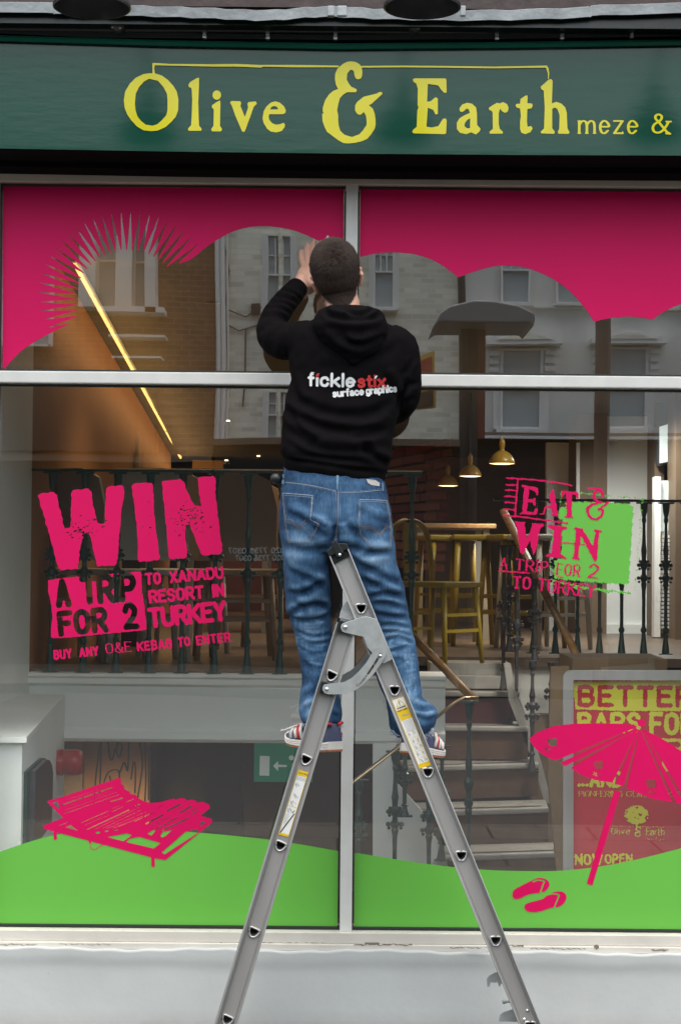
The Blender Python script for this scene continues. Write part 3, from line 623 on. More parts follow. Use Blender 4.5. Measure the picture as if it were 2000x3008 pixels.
par.text('O&E', (ap[0] + 285 / kp, ap[1] + 812 / kp), (ap[0] + 340 / kp, ap[1] + 862 / kp), 9, .16, cut=True)
par.text('O&E', (ap[0] + 725 / kp, ap[1] + 1058 / kp), (ap[0] + 800 / kp, ap[1] + 1085 / kp), 10, .16, cut=True)
par.text('O&E', (ap[0] + 1220 / kp, ap[1] + 1228 / kp), (ap[0] + 1308 / kp, ap[1] + 1240 / kp), 10, .16, cut=True)
vinyl('window_vinyl', par, 'pink', YV - .0012, 'pink beach parasol vinyl leaning in front of the menu poster', 'window vinyl')
# flip flops
for pts, st, lab in (('15,2130 30,2100 90,2065 160,2030 230,1997 270,1992 320,2005 345,2035 345,2070 310,2110 270,2125 190,2135 140,2150 90,2175 50,2183 20,2170', '200,2025 250,2010 300,2022 292,2050 268,2120', 'pink flip flop vinyl, the upper left one of the pair'),
                ('125,2240 150,2220 220,2200 290,2180 340,2140 400,2117 460,2115 495,2140 500,2180 470,2230 420,2255 350,2265 280,2290 200,2302 145,2290 125,2265', '312,2152 365,2134 430,2143 425,2175 392,2258', 'pink flip flop vinyl, the lower right one of the pair')):
    a = Art(1500, 2575, 1670, 2690, 1.2); a.poly(Z(zz(pts), *ap, kp), smooth=3); a.line([tuple(q) for q in spline(Z(zz(st), *ap, kp), 4)], 4.2, cut=True)
    vinyl('window_vinyl', a, 'pink', YV - .0012, lab, 'window vinyl')
# lounger
lo = Art(125, 2280, 630, 2555, 1.3); kl = 2.8; al = (100, 2250)
lo.poly(Z(zz('108,300 115,290 230,258 700,100 715,118 716,150 740,165 742,195 785,215 790,235 840,240 850,265 895,290 960,308 1040,300 1150,270 1165,282 1200,266 1245,272 1255,290 1295,278 1330,290 1345,305 1385,298 1440,320 1445,350 1370,412 1465,440 1462,470 1080,778 990,762 82,522 80,492 240,430'), *al, kl))
for t in ('148,305 195,292 215,365', '255,510 300,487 365,538', '600,588 765,558 805,572 735,622', '755,628 790,600 865,587 1040,637 985,682', '1050,715 1075,730 1360,545 1335,520 1245,545', '1365,505 1370,462 1418,460', '930,560 985,528 1000,535 965,575', '1040,575 1060,545 1135,530 1080,580 1050,592'):
    lo.poly(Z(zz(t), *al, kl), cut=True)
for t, w in (('235,322 640,182', 12), ('270,282 600,172', 4), ('250,345 640,208', 3), ('250,370 680,217', 4), ('250,396 700,238', 5), ('630,297 725,268', 11), ('390,470 610,375', 6), ('420,490 620,405', 4), ('440,525 780,365', 10), ('500,525 860,345', 4), ('560,520 880,365', 4), ('600,520 920,380', 4),
             ('640,520 960,390', 4), ('700,500 1000,390', 3), ('830,460 980,385', 5), ('920,480 1060,405', 13), ('975,495 1130,410', 5), ('1010,520 1180,425', 9), ('1060,530 1265,435', 13), ('1010,355 1070,315', 4), ('1100,370 1200,320', 15), ('1150,380 1230,330', 4), ('1205,385 1290,335', 15), ('1260,392 1340,345', 5), ('1300,402 1345,370', 10),
             ('760,300 820,275', 6), ('835,330 865,320', 12), ('640,352 700,335', 4), ('640,380 730,340', 5), ('205,497 275,467', 6), ('515,552 535,550', 16), ('590,540 605,538', 14), ('660,533 690,531', 6)):
    lo.line(Z(zz(t), *al, kl), w / kl * .85, cut=True)
for t, w in (('172,535 175,598', 28), ('977,745 979,820', 30), ('458,600 460,632', 18), ('460,640 465,680 497,692 570,648', 5)): lo.line(Z(zz(t), *al, kl), w / kl)
vinyl('window_vinyl', lo, 'pink', YV - .0012, 'pink slatted sun lounger vinyl on the lower left window', 'window vinyl')
# ------------------------------------------------------------------ inside the restaurant
def struct(name, bm, m): return tag(obj(name, bm, m), kind='structure')
FLZ = 1.07; YB = 2.2; YR = 3.65; XW = -1.46
M['orangewall'] = mat('warm painted wall', (.34, .16, .065), .7, noise=(2, .05))
M['ceil'] = mat('ceiling paint', (.13, .125, .11), .8)
M['maroon'] = mat('maroon panelling', (.06, .012, .014), .5, noise=(3, .3))
M['tile'] = mat('brown floor tiles', (.16, .12, .09), .35, noise=(4, .2))
M['stone'] = mat('pale stone tread', (.36, .35, .32), .5, noise=(10, .12), bump=(40, .2, .002))
M['riser'] = mat('brown wooden riser', (.12, .065, .04), .5, noise=(8, .25))
M['tan'] = mat('brown painted pier', (.17, .12, .075), .6, noise=(3, .1))
# left side wall: window end, then the lit wall running back
obj('side_wall', BOX((XW - .1, .31, -1.6), (XW, YB, 3.1)), 'iwhite', shop)
lw_ = [(.0, 3.1), (3.0, 3.1), (8.9, 2.49)]
wbm = bmesh.new(); v = [wbm.verts.new((XW, y, z)) for y, z in ((YB, FLZ), (8.9, FLZ), (8.9, 2.49), (3.0, 3.1), (YB, 3.1))]; wbm.faces.new(v)
u = [wbm.verts.new((XW - .12, y, z)) for y, z in ((YB, FLZ), (8.9, FLZ), (8.9, 2.49), (3.0, 3.1), (YB, 3.1))]; wbm.faces.new(u[::-1])
for i in range(5): wbm.faces.new((v[i], v[(i + 1) % 5], u[(i + 1) % 5], u[i]))
sw = obj('side_wall', wbm, 'orangewall', shop); sw['label'] = 'long warm orange side wall under the strip light'
# black tree painted on that wall
def wallpt(x, y): return (XW + .003, x, y)
tr_bm = bmesh.new()
r2 = random.Random(3)
for i in range(420):
    yc = 6.4 + r2.gauss(0, .36); zc = 1.2 + r2.random() * 1.05 - abs(yc - 6.4) * .3; hh = .08 + r2.random() * .25; w = .015 + r2.random() * .05
    if not 5.4 < yc < 7.6: continue
    X = XW + .004 + i * .00001
    q = [tr_bm.verts.new((X, yc - w, zc)), tr_bm.verts.new((X, yc + w * .6, zc - hh * .4)), tr_bm.verts.new((X, yc + w * .3, zc + hh)), ]
    tr_bm.faces.new(q)
for i in range(26):
    yc = 6.4 + r2.gauss(0, .28); X = XW + .009 + i * .00002
    q = [tr_bm.verts.new(p) for p in ((X, yc - .05, FLZ), (X, yc + .04, FLZ), (X, yc + .02, 1.95), (X, yc - .02, 2.0))]; tr_bm.faces.new(q)
obj('painted_tree', tr_bm, mat('black wall paint', (.012, .012, .012), .6), sw)
# ceiling (level, then sloping down to the back)
cb = bmesh.new(); prof = [(.1, 3.12), (3.0, 3.12), (8.9, 2.5), (14, 2.5)]
for x0, x1 in ((-4.5, 4.5),):
    a = [cb.verts.new((x0, y, z)) for y, z in prof]; b = [cb.verts.new((x1, y, z)) for y, z in prof]
    for i in range(3): cb.faces.new((a[i], a[i + 1], b[i + 1], b[i]))
obj('ceiling', cb, 'ceil', shop)
obj('back_wall', BOX((-4.5, 14, -1.6), (4.5, 14.1, 3.2)), 'maroon', shop)
obj('party_wall', BOX((4.0, .3, -1.6), (4.1, 14, 3.2)), 'iwhite', shop)
obj('niche_wall', BOX((-4.5, 9.0, FLZ), (XW - .12, 9.1, 2.6)), 'riser', shop)
obj('upper_floor', BOX((-4.5, YB + .05, FLZ - .05), (.28, 14, FLZ - .001)), 'tile', shop); obj('upper_floor', BOX((.2801, 3.62, FLZ - .05), (4.0, 14, FLZ - .001)), 'tile', shop)
bx_ = P(1308, 2000, YB).x
bz = lambda y: P(700, y, YB).z
beam = bmesh.new(); sec = [(YB + .05, bz(1980)), (YB - .035, bz(1981)), (YB - .035, bz(1990)), (YB - .02, bz(1996)), (YB - .015, bz(2012)), (YB, bz(2020)), (YB, bz(2142)), (YB - .025, bz(2150)), (YB - .03, bz(2172)), (YB - .015, bz(2182)), (YB + .3, bz(2182)), (YB + .3, bz(1980))]
va = [beam.verts.new((XW, y, z)) for y, z in sec]; vb = [beam.verts.new((bx_, y, z)) for y, z in sec]
beam.faces.new(va); beam.faces.new(vb[::-1])
for i in range(len(sec)): beam.faces.new((va[i], va[(i + 1) % len(sec)], vb[(i + 1) % len(sec)], vb[i]))
obj('floor_beam', beam, 'iwhite', shop)
# boxed ledge in the left corner of the window
bt = P(20, 2165, .12)
lx = P(62, 2300, .12).x; lxe = P(78, 2168, .10).x
lb = bmesh.new(); zl = P(78, 2166, .10).z; zl2 = P(190, 2078, YB).z
v = [lb.verts.new(p) for p in ((XW, .10, zl), (lxe, .10, zl), (P(190, 2075, 2.0).x, 2.0, zl + .0), (XW, 2.0, zl), (XW, .10, zl - .02), (lxe, .10, zl - .02), (P(190, 2075, 2.0).x, 2.0, zl - .02), (XW, 2.0, zl - .02))]
for f in ((0, 1, 2, 3), (4, 5, 6, 7), (0, 1, 5, 4), (1, 2, 6, 5), (2, 3, 7, 6)): lb.faces.new([v[i] for i in f])
obj('ledge', lb, 'iwhite', shop)
lxb = P(170, 2200, 2.0).x
bw = bmesh.new(); v = [bw.verts.new(p) for p in ((XW, .13, -1.5), (lx, .13, -1.5), (lxb, 2.19, -1.5), (XW, 2.19, -1.5), (XW, .13, zl - .021), (lx, .13, zl - .021), (lxb, 2.19, zl - .021), (XW, 2.19, zl - .021))]
for f in ((0, 1, 2, 3), (4, 5, 6, 7), (0, 1, 5, 4), (1, 2, 6, 5), (2, 3, 7, 6), (0, 3, 7, 4)): bw.faces.new([v[i] for i in f])
obj('boxed_pipe', bw, 'iwhite', shop)
# dark rounded hatch on that box
ht = thing('wall_hatch', 'dark glossy hatch with rounded top on the side of the white boxed corner', 'hatch', (lx, .6, .6))
def onbox(px, py, off):
    # point where the pixel ray meets the side of the box, lifted off by off
    d = fw + RT * ((px - 1000) / F) + UP * ((1504 - py) / F); o = Vector((0, -CAM_D, CAM_Z))
    a = Vector((lx, .13, 0)); e = Vector((lxb - lx, 2.06, 0)); nn = Vector((e.y, -e.x, 0)).normalized()
    t = (a - o).dot(nn) / d.dot(nn); return o + d * t + nn * off
for nm, pts, off, mm in (('hatch_frame', [(70, 2268), (114, 2228), (125, 2228), (133, 2243), (137, 2270), (133, 2425), (90, 2480), (66, 2500)], .012, 'iron'), ('hatch_door', [(80, 2266), (116, 2232), (124, 2234), (131, 2248), (135, 2272), (130, 2424), (92, 2470), (74, 2490)], .03, 'black')):
    hb = bmesh.new(); f1 = [hb.verts.new(onbox(x, y, off)) for x, y in pts]; f0 = [hb.verts.new(onbox(x, y, -.003)) for x, y in pts]
    hb.faces.new(f1)
    for i in range(len(pts)): hb.faces.new((f1[i], f1[(i + 1) % len(pts)], f0[(i + 1) % len(pts)], f0[i]))
    obj(nm, hb, mm, ht)
# fire alarm sounder
c = P(160, 2240, 1.75); t = thing('fire_alarm', 'red fire alarm sounder on the white wall below the balcony', 'fire alarm', tuple(c))
al_ = lathe(bmesh.new(), [(0, .0), (.058, 0), (.058, .05), (.054, .052), (.054, .06), (.058, .063), (.058, .11), (.05, .135), (.0, .138)], (P(152, 2240, 1.75).x, 1.75, c.z), 32, 'x')
obj('sounder', al_, 'red', t, smooth=True)
obj('base', lathe(bmesh.new(), [(0, -.10), (.045, -.10), (.045, 0), (0, 0)], (P(152, 2240, 1.75).x, 1.75, c.z), 24, 'x'), 'red', t)

# basement walls below the balcony
M['mural'] = mat('orange basement wall', (.30, .15, .06), .6, noise=(3, .15))
M['dark'] = mat('dark panelling', (.025, .018, .015), .5, noise=(3, .3))
struct('floor', BOX((-4.5, .12, -1.6), (4.0, 14, -1.5)), 'tile')
ba = P(248, 2300, 5.0).x; bb = P(440, 2300, 5.0).x; bc = P(500, 2300, 5.4).x
obj('basement_wall', BOX((-4, 4.9, -1.5), (ba, 5.0, 1.02)), 'tan', shop)
obj('basement_wall', BOX((ba, 5.0, -1.5), (bb, 5.1, 1.02)), 'mural', shop)
obj('basement_wall', BOX((bb, 5.4, -1.5), (bx_, 5.5, 1.02)), 'dark', shop)
obj('basement_wall', BOX((bx_ - 1.2, 3.2, -1.5), (bx_ - 1.0, 3.3, 1.02)), 'dark', shop)
ms = Art(250, 2170, 445, 2480, 2)
for t in ((275, 2400, 280, 2300, 292, 2200, 297, 2190, 293, 2330), (318, 2180, 322, 2225, 330, 2232, 338, 2200), (345, 2180, 342, 2210, 350, 2226, 358, 2200, 352, 2180), (305, 2300, 318, 2270, 345, 2262, 350, 2290, 330, 2310, 322, 2280), (350, 2275, 365, 2240, 375, 2265, 378, 2180), (385, 2290, 392, 2240, 398, 2260, 396, 2330), (410, 2180, 418, 2250, 405, 2340, 398, 2400), (425, 2180, 428, 2300, 420, 2420), (437, 2190, 436, 2350)):
    pts = [(t[i], t[i + 1]) for i in range(0, len(t), 2)]; ms.line([tuple(p) for p in spline(pts, 5)], 4.5, asp=.6)
obj('wall_drawing', ms.mesh(lambda x, y: Pn(x, y, 4.994)), M['plastic'], shop)
# emergency exit sign
es = thing('exit_sign', 'green running man exit sign hanging below the balcony', 'exit sign', tuple(P(830, 2235, 2.7)))
obj('sign_board', pbox(746, 2186, 918, 2298, 2.7, 2.715), mat('exit sign green', (.004, .16, .09), .4, emit=((.01, .30, .18), .05)), es)
a = Art(740, 2180, 920, 2300, 1.5); a.poly([(763, 2221), (792, 2222), (791, 2280), (762, 2279)])
a.poly([(802, 2251), (817, 2236), (817, 2247), (842, 2248), (842, 2254), (817, 2254), (817, 2266)])
a.ell(856, 2227, 7.5).line([(868, 2238), (880, 2248), (872, 2266), (860, 2274)], 7).line([(860, 2246), (872, 2240), (886, 2256)], 5).line([(876, 2262), (888, 2270), (884, 2284)], 6)
a.poly([(866, 2232), (886, 2240), (882, 2262), (868, 2262)])
obj('pictogram', a.mesh(lambda x, y: Pn(x, y, 2.6965)), mat('exit sign white', (.6, .62, .6), .5, emit=((.8, .9, .85), .05)), es)
obj('hanger', BOX((P(790, 2200, 2.7).x - .004, 2.703, P(0, 2186, 2.7).z), (P(790, 2200, 2.7).x + .004, 2.711, 1.02)), 'iron', es)

# cast iron balustrades
M['ironv'] = M['iron']
def baluster_mesh(h, leafy=True):
    bm = bmesh.new(); box(bm, (-.035, -.02, 0), (.035, .02, .006)); k = h
    lathe(bm, [(0, .004 * k), (.022, .006 * k), (.020, .03 * k), (.013, .10 * k), (.0105, .14 * k), (.0165, .15 * k), (.0165, .165 * k), (.010, .18 * k), (.0095, .34 * k), (.011, .42 * k), (.016, .46 * k), (.013, .475 * k), (.02, .49 * k), (.021, .51 * k), (.012, .525 * k), (.011, .55 * k), (.020, .575 * k), (.022, .60 * k), (.012, .625 * k), (.013, .65 * k), (.016, .68 * k), (.011, .73 * k), (.0085, .80 * k), (.0085, .86 * k), (.013, .875 * k), (.0125, .89 * k), (.010, .90 * k), (.018, .94 * k), (.021, .985 * k), (.021, .99 * k), (0, .99 * k)], n=12)
    if leafy:
        for s in (-1, 1):
            for z, r, w in ((.50, .030, .011), (.475, .026, .008), (.585, .028, .012), (.56, .024, .008), (.61, .022, .008)):
                lathe(bm, [(0, -w), (w * .8, -w * .6), (w, 0), (w * .7, w * .7), (0, w)], (s * r, 0, z * k), 8)
    box(bm, (-.042, -.018, .988 * k), (.042, .018, .998 * k))
    return bm
RAILH = P(700, 1388, YB).z - P(700, 1979, YB).z
lr = thing('balustrade', 'green cast iron balustrade on the white balcony edge behind the WIN lettering', 'railing', (XW, YB, FLZ))
zb_ = bz(1979.5)
first = None
for i in range(13):
    x = P(148 + 96.3 * i, 1900, YB).x
    if x > bx_ - .03: break
    if first is None:
        first = obj('baluster', baluster_mesh(RAILH), 'iron', lr, smooth=False); first.location = (x, YB + .005, zb_); first.matrix_parent_inverse = lr.matrix_basis.inverted()
    else:
        o = first.copy(); COL.objects.link(o); o.location.x = x
obj('handrail', BOX((XW + .002, YB - .02, zb_ + RAILH), (P(1242, 1390, YB).x, YB + .03, zb_ + RAILH + .010)), 'iron', lr)
obj('rail_cap', BOX((P(340, 1390, YB).x, YB - .026, zb_ + RAILH + .010), (P(1242, 1390, YB).x, YB + .034, zb_ + RAILH + .016)), 'brass', lr)
rr_ = thing('balustrade', 'black iron balustrade on the white floor behind the lime square', 'railing', (2, YR, FLZ))
zr0, zr1 = P(1800, 1922, YR).z, P(1800, 1474, YR).z
f2 = None
for i in range(9):
    x = P(1566 + 64.8 * i, 1900, YR).x
    if f2 is None: f2 = obj('baluster', baluster_mesh(zr1 - zr0), 'iron', rr_); f2.location = (x, YR, zr0)
    else: o = f2.copy(); COL.objects.link(o); o.location.x = x
obj('handrail', BOX((P(1450, 1470, YR).x, YR - .02, zr1), (3.3, YR + .02, zr1 + .014)), 'black', rr_)

# staircase: five stone treads coming down towards the window
st = thing('staircase', 'pale stone staircase with brown risers between the balcony and the menu poster', 'staircase', (1, 2.5, 0))
steps = [((1300, 2034), (1508, 2030), 3.2), ((1305, 2140), (1552, 2128), 3.09), ((1190, 2262), (1583, 2234), 2.94), ((1140, 2408), (1612, 2352), 2.63), ((1120, 2556), (1650, 2470), 2.3)]
prevz = FLZ
for i, (l_, r_, Y) in enumerate(steps):
    a_, b_ = P(*l_, Y), P(*r_, Y); dep = .30
    th = .028
    tb = bmesh.new(); zc_ = (a_.z + b_.z) / 2; ya = Y - .02; yb = Y - .02 + (0.14 if i > 1 else .03)
    # the tread turns slightly: left edge nearer than right
    L0 = Vector((a_.x, Y - (.10 if i > 1 else 0), 0)); R0 = Vector((b_.x, Y + (.10 if i > 1 else 0), 0))
    za = P(*l_, L0.y).z; zb2 = P(*r_, R0.y).z; zc_ = za if i > 1 else zc_
    za = zb2 = (za + zb2) / 2
    L0.x = P(*l_, L0.y).x; R0.x = P(*r_, R0.y).x
    q = [(L0.x, L0.y), (R0.x, R0.y), (R0.x + .02, R0.y + dep), (L0.x - .02, L0.y + dep)]
    lo_ = [tb.verts.new((x, y, za - th)) for x, y in q]; hi_ = [tb.verts.new((x, y, za)) for x, y in q]
    tb.faces.new(lo_[::-1]); tb.faces.new(hi_)
    for k in range(4): tb.faces.new((lo_[k], lo_[(k + 1) % 4], hi_[(k + 1) % 4], hi_[k]))
    td = obj('tread', tb, 'stone', st, bevel=.008)
    gr = bmesh.new(); q2 = [(L0.x + .01, L0.y + .035), (R0.x - .03, R0.y + .035), (R0.x - .03, R0.y + .055), (L0.x + .01, L0.y + .055)]
    gr.faces.new([gr.verts.new((x, y, za + .003)) for x, y in q2]); obj('grip_strip', gr, 'black', td)
    rb = bmesh.new(); q3 = [(L0.x, L0.y + .03), (R0.x, R0.y + .03), (R0.x, R0.y + .05), (L0.x, L0.y + .05)]
    z0_ = za - .175
    l2 = [rb.verts.new((x, y, z0_)) for x, y in q3]; h2 = [rb.verts.new((x, y, za - th)) for x, y in q3]; rb.faces.new(h2); rb.faces.new(l2)
    for k in range(4): rb.faces.new((l2[k], l2[(k + 1) % 4], h2[(k + 1) % 4], h2[k]))
    obj('riser', rb, 'riser' if i else 'maroon', st)
obj('landing', pbox(1262, 1948, 1500, 1985, 3.36, 3.62), 'stone', st, bevel=.004)
obj('landing_face', pbox(1262, 1986, 1500, 2024, 3.30, 3.40), 'stone', st, bevel=.004)
obj('stringer', pprism([(1480, 1950), (1500, 1950), (1512, 2025), (1555, 2130), (1590, 2240), (1620, 2360), (1600, 2362), (1575, 2270), (1535, 2160), (1495, 2060)], 3.12, 3.16), 'stone', st)
obj('landing_wall', pprism([(1500, 1945), (1690, 1945), (1690, 2210), (1590, 2235), (1552, 2120), (1512, 2020)], 3.70, 3.76), 'iwhite', st)
obj('side_panel', pprism([(1166, 2300), (1240, 2385), (1312, 2525), (1318, 2600), (1095, 2600), (1095, 2186), (1166, 2186)], 2.05, 2.10), 'iwhite', st)
obj('under_stair', pbox(1560, 2100, 1665, 2600, 3.5, 3.6), 'tan', st)
# stair balusters (tall black ones to the right of the flight)
sb = thing('stair_balustrade', 'black iron balusters following the right side of the stone stair', 'railing', (1.5, 3, 0))
for k, (px, y0, y1, Y) in enumerate(((1478, 1600, 2035, 3.3), (1516, 1640, 2118, 3.2), (1495, 1600, 1915, 3.55), (1562, 1940, 2268, 3.0), (1618, 1945, 2150, 3.4), (1570, 1700, 1940, 3.3))):
    z0, z1 = P(px, y1, Y).z, P(px, y0, Y).z
    o = obj('baluster', baluster_mesh(z1 - z0), 'black', sb); o.location = (P(px, y1, Y).x, Y, z0)
gb = thing('stair_balustrade', 'green iron balusters under the sloping brass rail right of the middle post', 'railing', (.5, 1.7, 0))
for px, y0, y1, Y in ((1052, 2290, 2620, 1.5), (1158, 2205, 2640, 1.65), (1188, 2190, 2400, 1.9), (1258, 2200, 2680, 1.75), (1296, 2190, 2530, 2.0), (1374, 2058, 2660, 1.9)):
    z0, z1 = P(px, y1, Y).z, P(px, y0, Y).z
    o = obj('baluster', baluster_mesh(z1 - z0, px != 1374), 'iron', gb); o.location = (P(px, y1, Y).x, Y, z0)
br = bmesh.new(); pts = [P(1030, 2304, 1.3), P(1340, 2062, 1.9), P(1362, 2050, 1.95), P(1402, 2049, 2.0)]
tube(br, pts, .011, 8, flat=.6); obj('rail_cap', br, 'brass', gb, smooth=True)
for pts, lab in ((((1478, 1500, 3.9), (1700, 1938, 3.3)), 'oak handrail sloping down behind the eat and win lettering'), (((1205, 1862, 3.0), (1394, 2058, 2.4)), 'short oak handrail coming down to the brass rail by the worker')):
    hb = bmesh.new(); pp = [P(*q) for q in pts]; tube(hb, pp, .024, 8, flat=.8); o = obj('handrail', hb, 'wood', smooth=True); tag(o, lab, 'handrail', None)

# right hand rooms, door and windows
obj('white_panel', pbox(1782, 1050, 1922, 1885, 7.0, 7.2), 'iwhite', shop)
obj('white_panel', pbox(1605, 1300, 1700, 1880, 7.4, 7.5), 'iwhite', shop)
obj('skirting', pbox(1780, 1835, 1926, 1880, 6.96, 7.0), 'iwhite', shop)
obj('brown_pier', pbox(1690, 1080, 1783, 1880, 6.9, 7.3), 'tan', shop)
obj('brown_pier', pbox(1922, 1080, 1950, 1900, 6.5, 6.8), 'tan', shop)
obj('brown_pier', pbox(1984, 1080, 2060, 1950, 6.0, 6.3), 'tan', shop)
obj('inner_wall', pbox(1250, 1200, 1610, 1870, 9.0, 9.1), 'tan', shop)
M['daylight'] = mat('daylit frosted pane', (.7, .76, .74), .4, emit=((.75, .9, .85), .16))
dw = thing('back_window', 'bright open window high on the right inside the restaurant', 'window', tuple(P(1955, 1300, 6.2)))
obj('frame', pprism([(1930, 1252), (1978, 1236), (1978, 1360), (1936, 1368), (1928, 1350)], 6.35, 6.45), 'black', dw)
obj('pane', pprism([(1938, 1253), (1977, 1241), (1976, 1353), (1938, 1360)], 6.32, 6.34), 'daylight', dw)
bd = thing('back_door', 'white glazed door with louvred lower panel at the right edge', 'door', tuple(P(1955, 1870, 6.2)))
obj('frame', pbox(1922, 1400, 1940, 1872, 6.2, 6.3), 'iwhite', bd)
obj('pane', pbox(1940, 1412, 1984, 1560, 6.27, 6.29), 'daylight', bd)
lb_ = bmesh.new()
for k in range(24): pbox(1940, 1572 + k * 11.6, 1984, 1580 + k * 11.6, 6.22, 6.27, lb_)
pbox(1940, 1560, 1984, 1860, 6.275, 6.29, lb_); obj('louvre', lb_, 'white', bd)
nw = pbox(1692, 1300, 1702, 1820, 6.86, 6.89); o = obj('side_light', nw, 'white', shop)
# mural of stacked red and brown bars behind the worker
mu = thing('slatted_wall_art', 'wall art of fanned red and brown planks to the right of the worker', 'wall art', tuple(P(1200, 1450, 8)))
M['plankr'] = mat('red brown planks', (.20, .06, .035), .5, noise=(6, .2)); M['plankd'] = mat('crimson planks', (.14, .012, .018), .5)
ra = random.Random(5)
for row in range(13):
    y = 1330 + row * 26; x = 1120
    while x < 1330 - row * 3:
        w = ra.uniform(35, 90); sl_ = -.42 + row * .05
        x2 = min(x + w, 1332 - row * 2); yy = lambda q: y + (q - 1120) * sl_ * .5
        pprism([(x, yy(x)), (x2 - 2, yy(x2)), (x2 - 2, yy(x2) + 21), (x, yy(x) + 21)], 8.0 - ra.random() * .04, 8.06, bmr := bmesh.new()); obj('plank', bmr, 'plankr' if ra.random() < .68 else 'plankd', mu); x = x2
        if x2 >= 1330 - row * 3: break

# furniture
M['cream_ch'] = mat('off white painted chair', (.42, .40, .34), .5); M['wood_ch'] = mat('pale wood chair', (.30, .20, .12), .5); M['yellow'] = mat('yellow painted metal', (.30, .21, .01), .4)
def chair(m, label, x, Y, rz, group, back='round', s=1.0, sh=.46):
    t = thing('cafe_chair' if sh < .5 else 'bar_stool', label, 'chair' if sh < .5 else 'stool', (0, 0, 0), group)
    obj('seat', BOX((-.21, -.2, sh - .02), (.21, .2, sh + .015)), m, t, bevel=.01)
    for sx in (-1, 1):
        for sy in (-1, 1):
            lg = bmesh.new(); tube(lg, [(sx * .175, sy * .165, sh - .02), (sx * .205, sy * .20, 0)], [.02, .015], 8); obj('leg', lg, m, t, smooth=True)
    rg = bmesh.new()
    for z in (.2, .3): box(rg, (-.19, -.19, z), (.19, -.175, z + .02)); box(rg, (-.19, .175, z), (.19, .19, z + .02))
    obj('stretcher', rg, m, t)
    if back == 'hoop':
        hb_ = bmesh.new(); tube(hb_, [tuple(p) for p in spline([(-.19, .18, sh), (-.20, .21, sh + .22), (-.16, .23, sh + .36), (0, .235, sh + .41), (.16, .23, sh + .36), (.20, .21, sh + .22), (.19, .18, sh)], 4)], .022, 8, flat=.6); obj('backrest', hb_, m, t, smooth=True)
        prism(hb_ := bmesh.new(), [(-.05, sh), (.05, sh), (.07, sh + .39), (-.07, sh + .39)], .222, .234); obj('back_slat', hb_, m, t)
    elif back:
        bb_ = bmesh.new(); pts = [(-.2, 0), (-.205, .28), (-.17, .42), (-.07, .47), (.07, .47), (.17, .42), (.205, .28), (.2, 0)]
        if back == 'slat':
            for sx in (-1, 1): tube(bb_, [(sx * .18, .19, sh), (sx * .19, .23, sh + .42)], .016, 8)
            prism(bb_, [(px_ * .98, sh + .22 + (pz_) * .5) for px_, pz_ in [(-.2, .0), (-.19, .2), (-.1, .42), (.1, .42), (.19, .2), (.2, 0)]], .215, .235)
        else: prism(bb_, [(a, sh + .06 + b) for a, b in pts], .19, .212)
        obj('backrest', bb_, m, t)
    t.location = (x, Y, FLZ); t.rotation_euler.z = rz; t.scale = (s, s, s); return t
def table(m1, label, x0, x1, Y0, Y1, z=.75):
    t = thing('cafe_table', label, 'table', ((x0 + x1) / 2, (Y0 + Y1) / 2, FLZ))
    obj('tabletop', BOX((x0, Y0, FLZ + z), (x1, Y1, FLZ + z + .03)), m1, t, bevel=.004)
    for x in (x0 + .06, x1 - .06):
        for y in (Y0 + .06, Y1 - .06): obj('leg', BOX((x - .02, y - .02, FLZ), (x + .02, y + .02, FLZ + z)), 'cream_ch', t)
    return t
X = lambda px, Y: P(px, 1800, Y).x
chair('cream_ch', 'off white chair behind the W of WIN', X(270, 3.1), 3.1, 2.7, 'pale cafe chairs behind the balcony')
chair('cream_ch', 'off white chair behind the words a trip', X(420, 3.0), 3.0, 3.4, 'pale cafe chairs behind the balcony')
chair('cream_ch', 'off white chair behind the N of WIN', X(540, 3.6), 3.6, 3.0, 'pale cafe chairs behind the balcony')
chair('wood_ch', 'pale wooden chair with rounded back left of the worker, nearer the balcony', X(690, 3.3), 3.3, 3.25, 'pale cafe chairs behind the balcony')
chair('wood_ch', 'pale wooden chair left of the worker, further back', X(770, 4.3), 4.3, 2.8, 'pale cafe chairs behind the balcony')
table('wood', 'wooden table behind the I of WIN', X(372, 4.6), X(560, 4.6), 4.5, 5.3)
table('wood_ch', 'pale table seen between the worker and the yellow stools', X(1200, 6), X(1440, 6), 5.6, 6.4)
table('riser', 'dark table left of the worker', X(600, 6.5), X(800, 6.5), 6.5, 7.3)
chair('yellow', 'tall yellow bar stool closest to the right of the worker', X(1260, 3.9), 3.0, .9, 'yellow bar stools', 'hoop', .82, .50)
chair('yellow', 'yellow bar stool behind the dark figure right of the worker', X(1330, 5.2), 5.2, .2, 'yellow bar stools', None, 1, .68)
chair('yellow', 'yellow bar stool left of the eat and win lettering', X(1420, 5.0), 5.0, 0, 'yellow bar stools', None, 1, .68)
chair('yellow', 'yellow bar stool under the words to turkey', X(1530, 4.8), 4.8, .3, 'yellow bar stools', None, 1, .68)
chair('cream_ch', 'white stool behind the oak handrail', X(1595, 4.6), 4.6, .6, 'yellow bar stools', None, 1, .68)
bx1 = obj('bar_counter', BOX((X(560, 9), 9.5, FLZ), (X(840, 9), 10.2, FLZ + 1.05)), 'maroon'); tag(bx1, 'dark maroon bar counter at the far back, left of the worker', 'counter')
sh_ = thing('bar_shelf', 'wooden shelving at the back above the N of WIN', 'shelf', (X(600, 10), 10, 1.9))
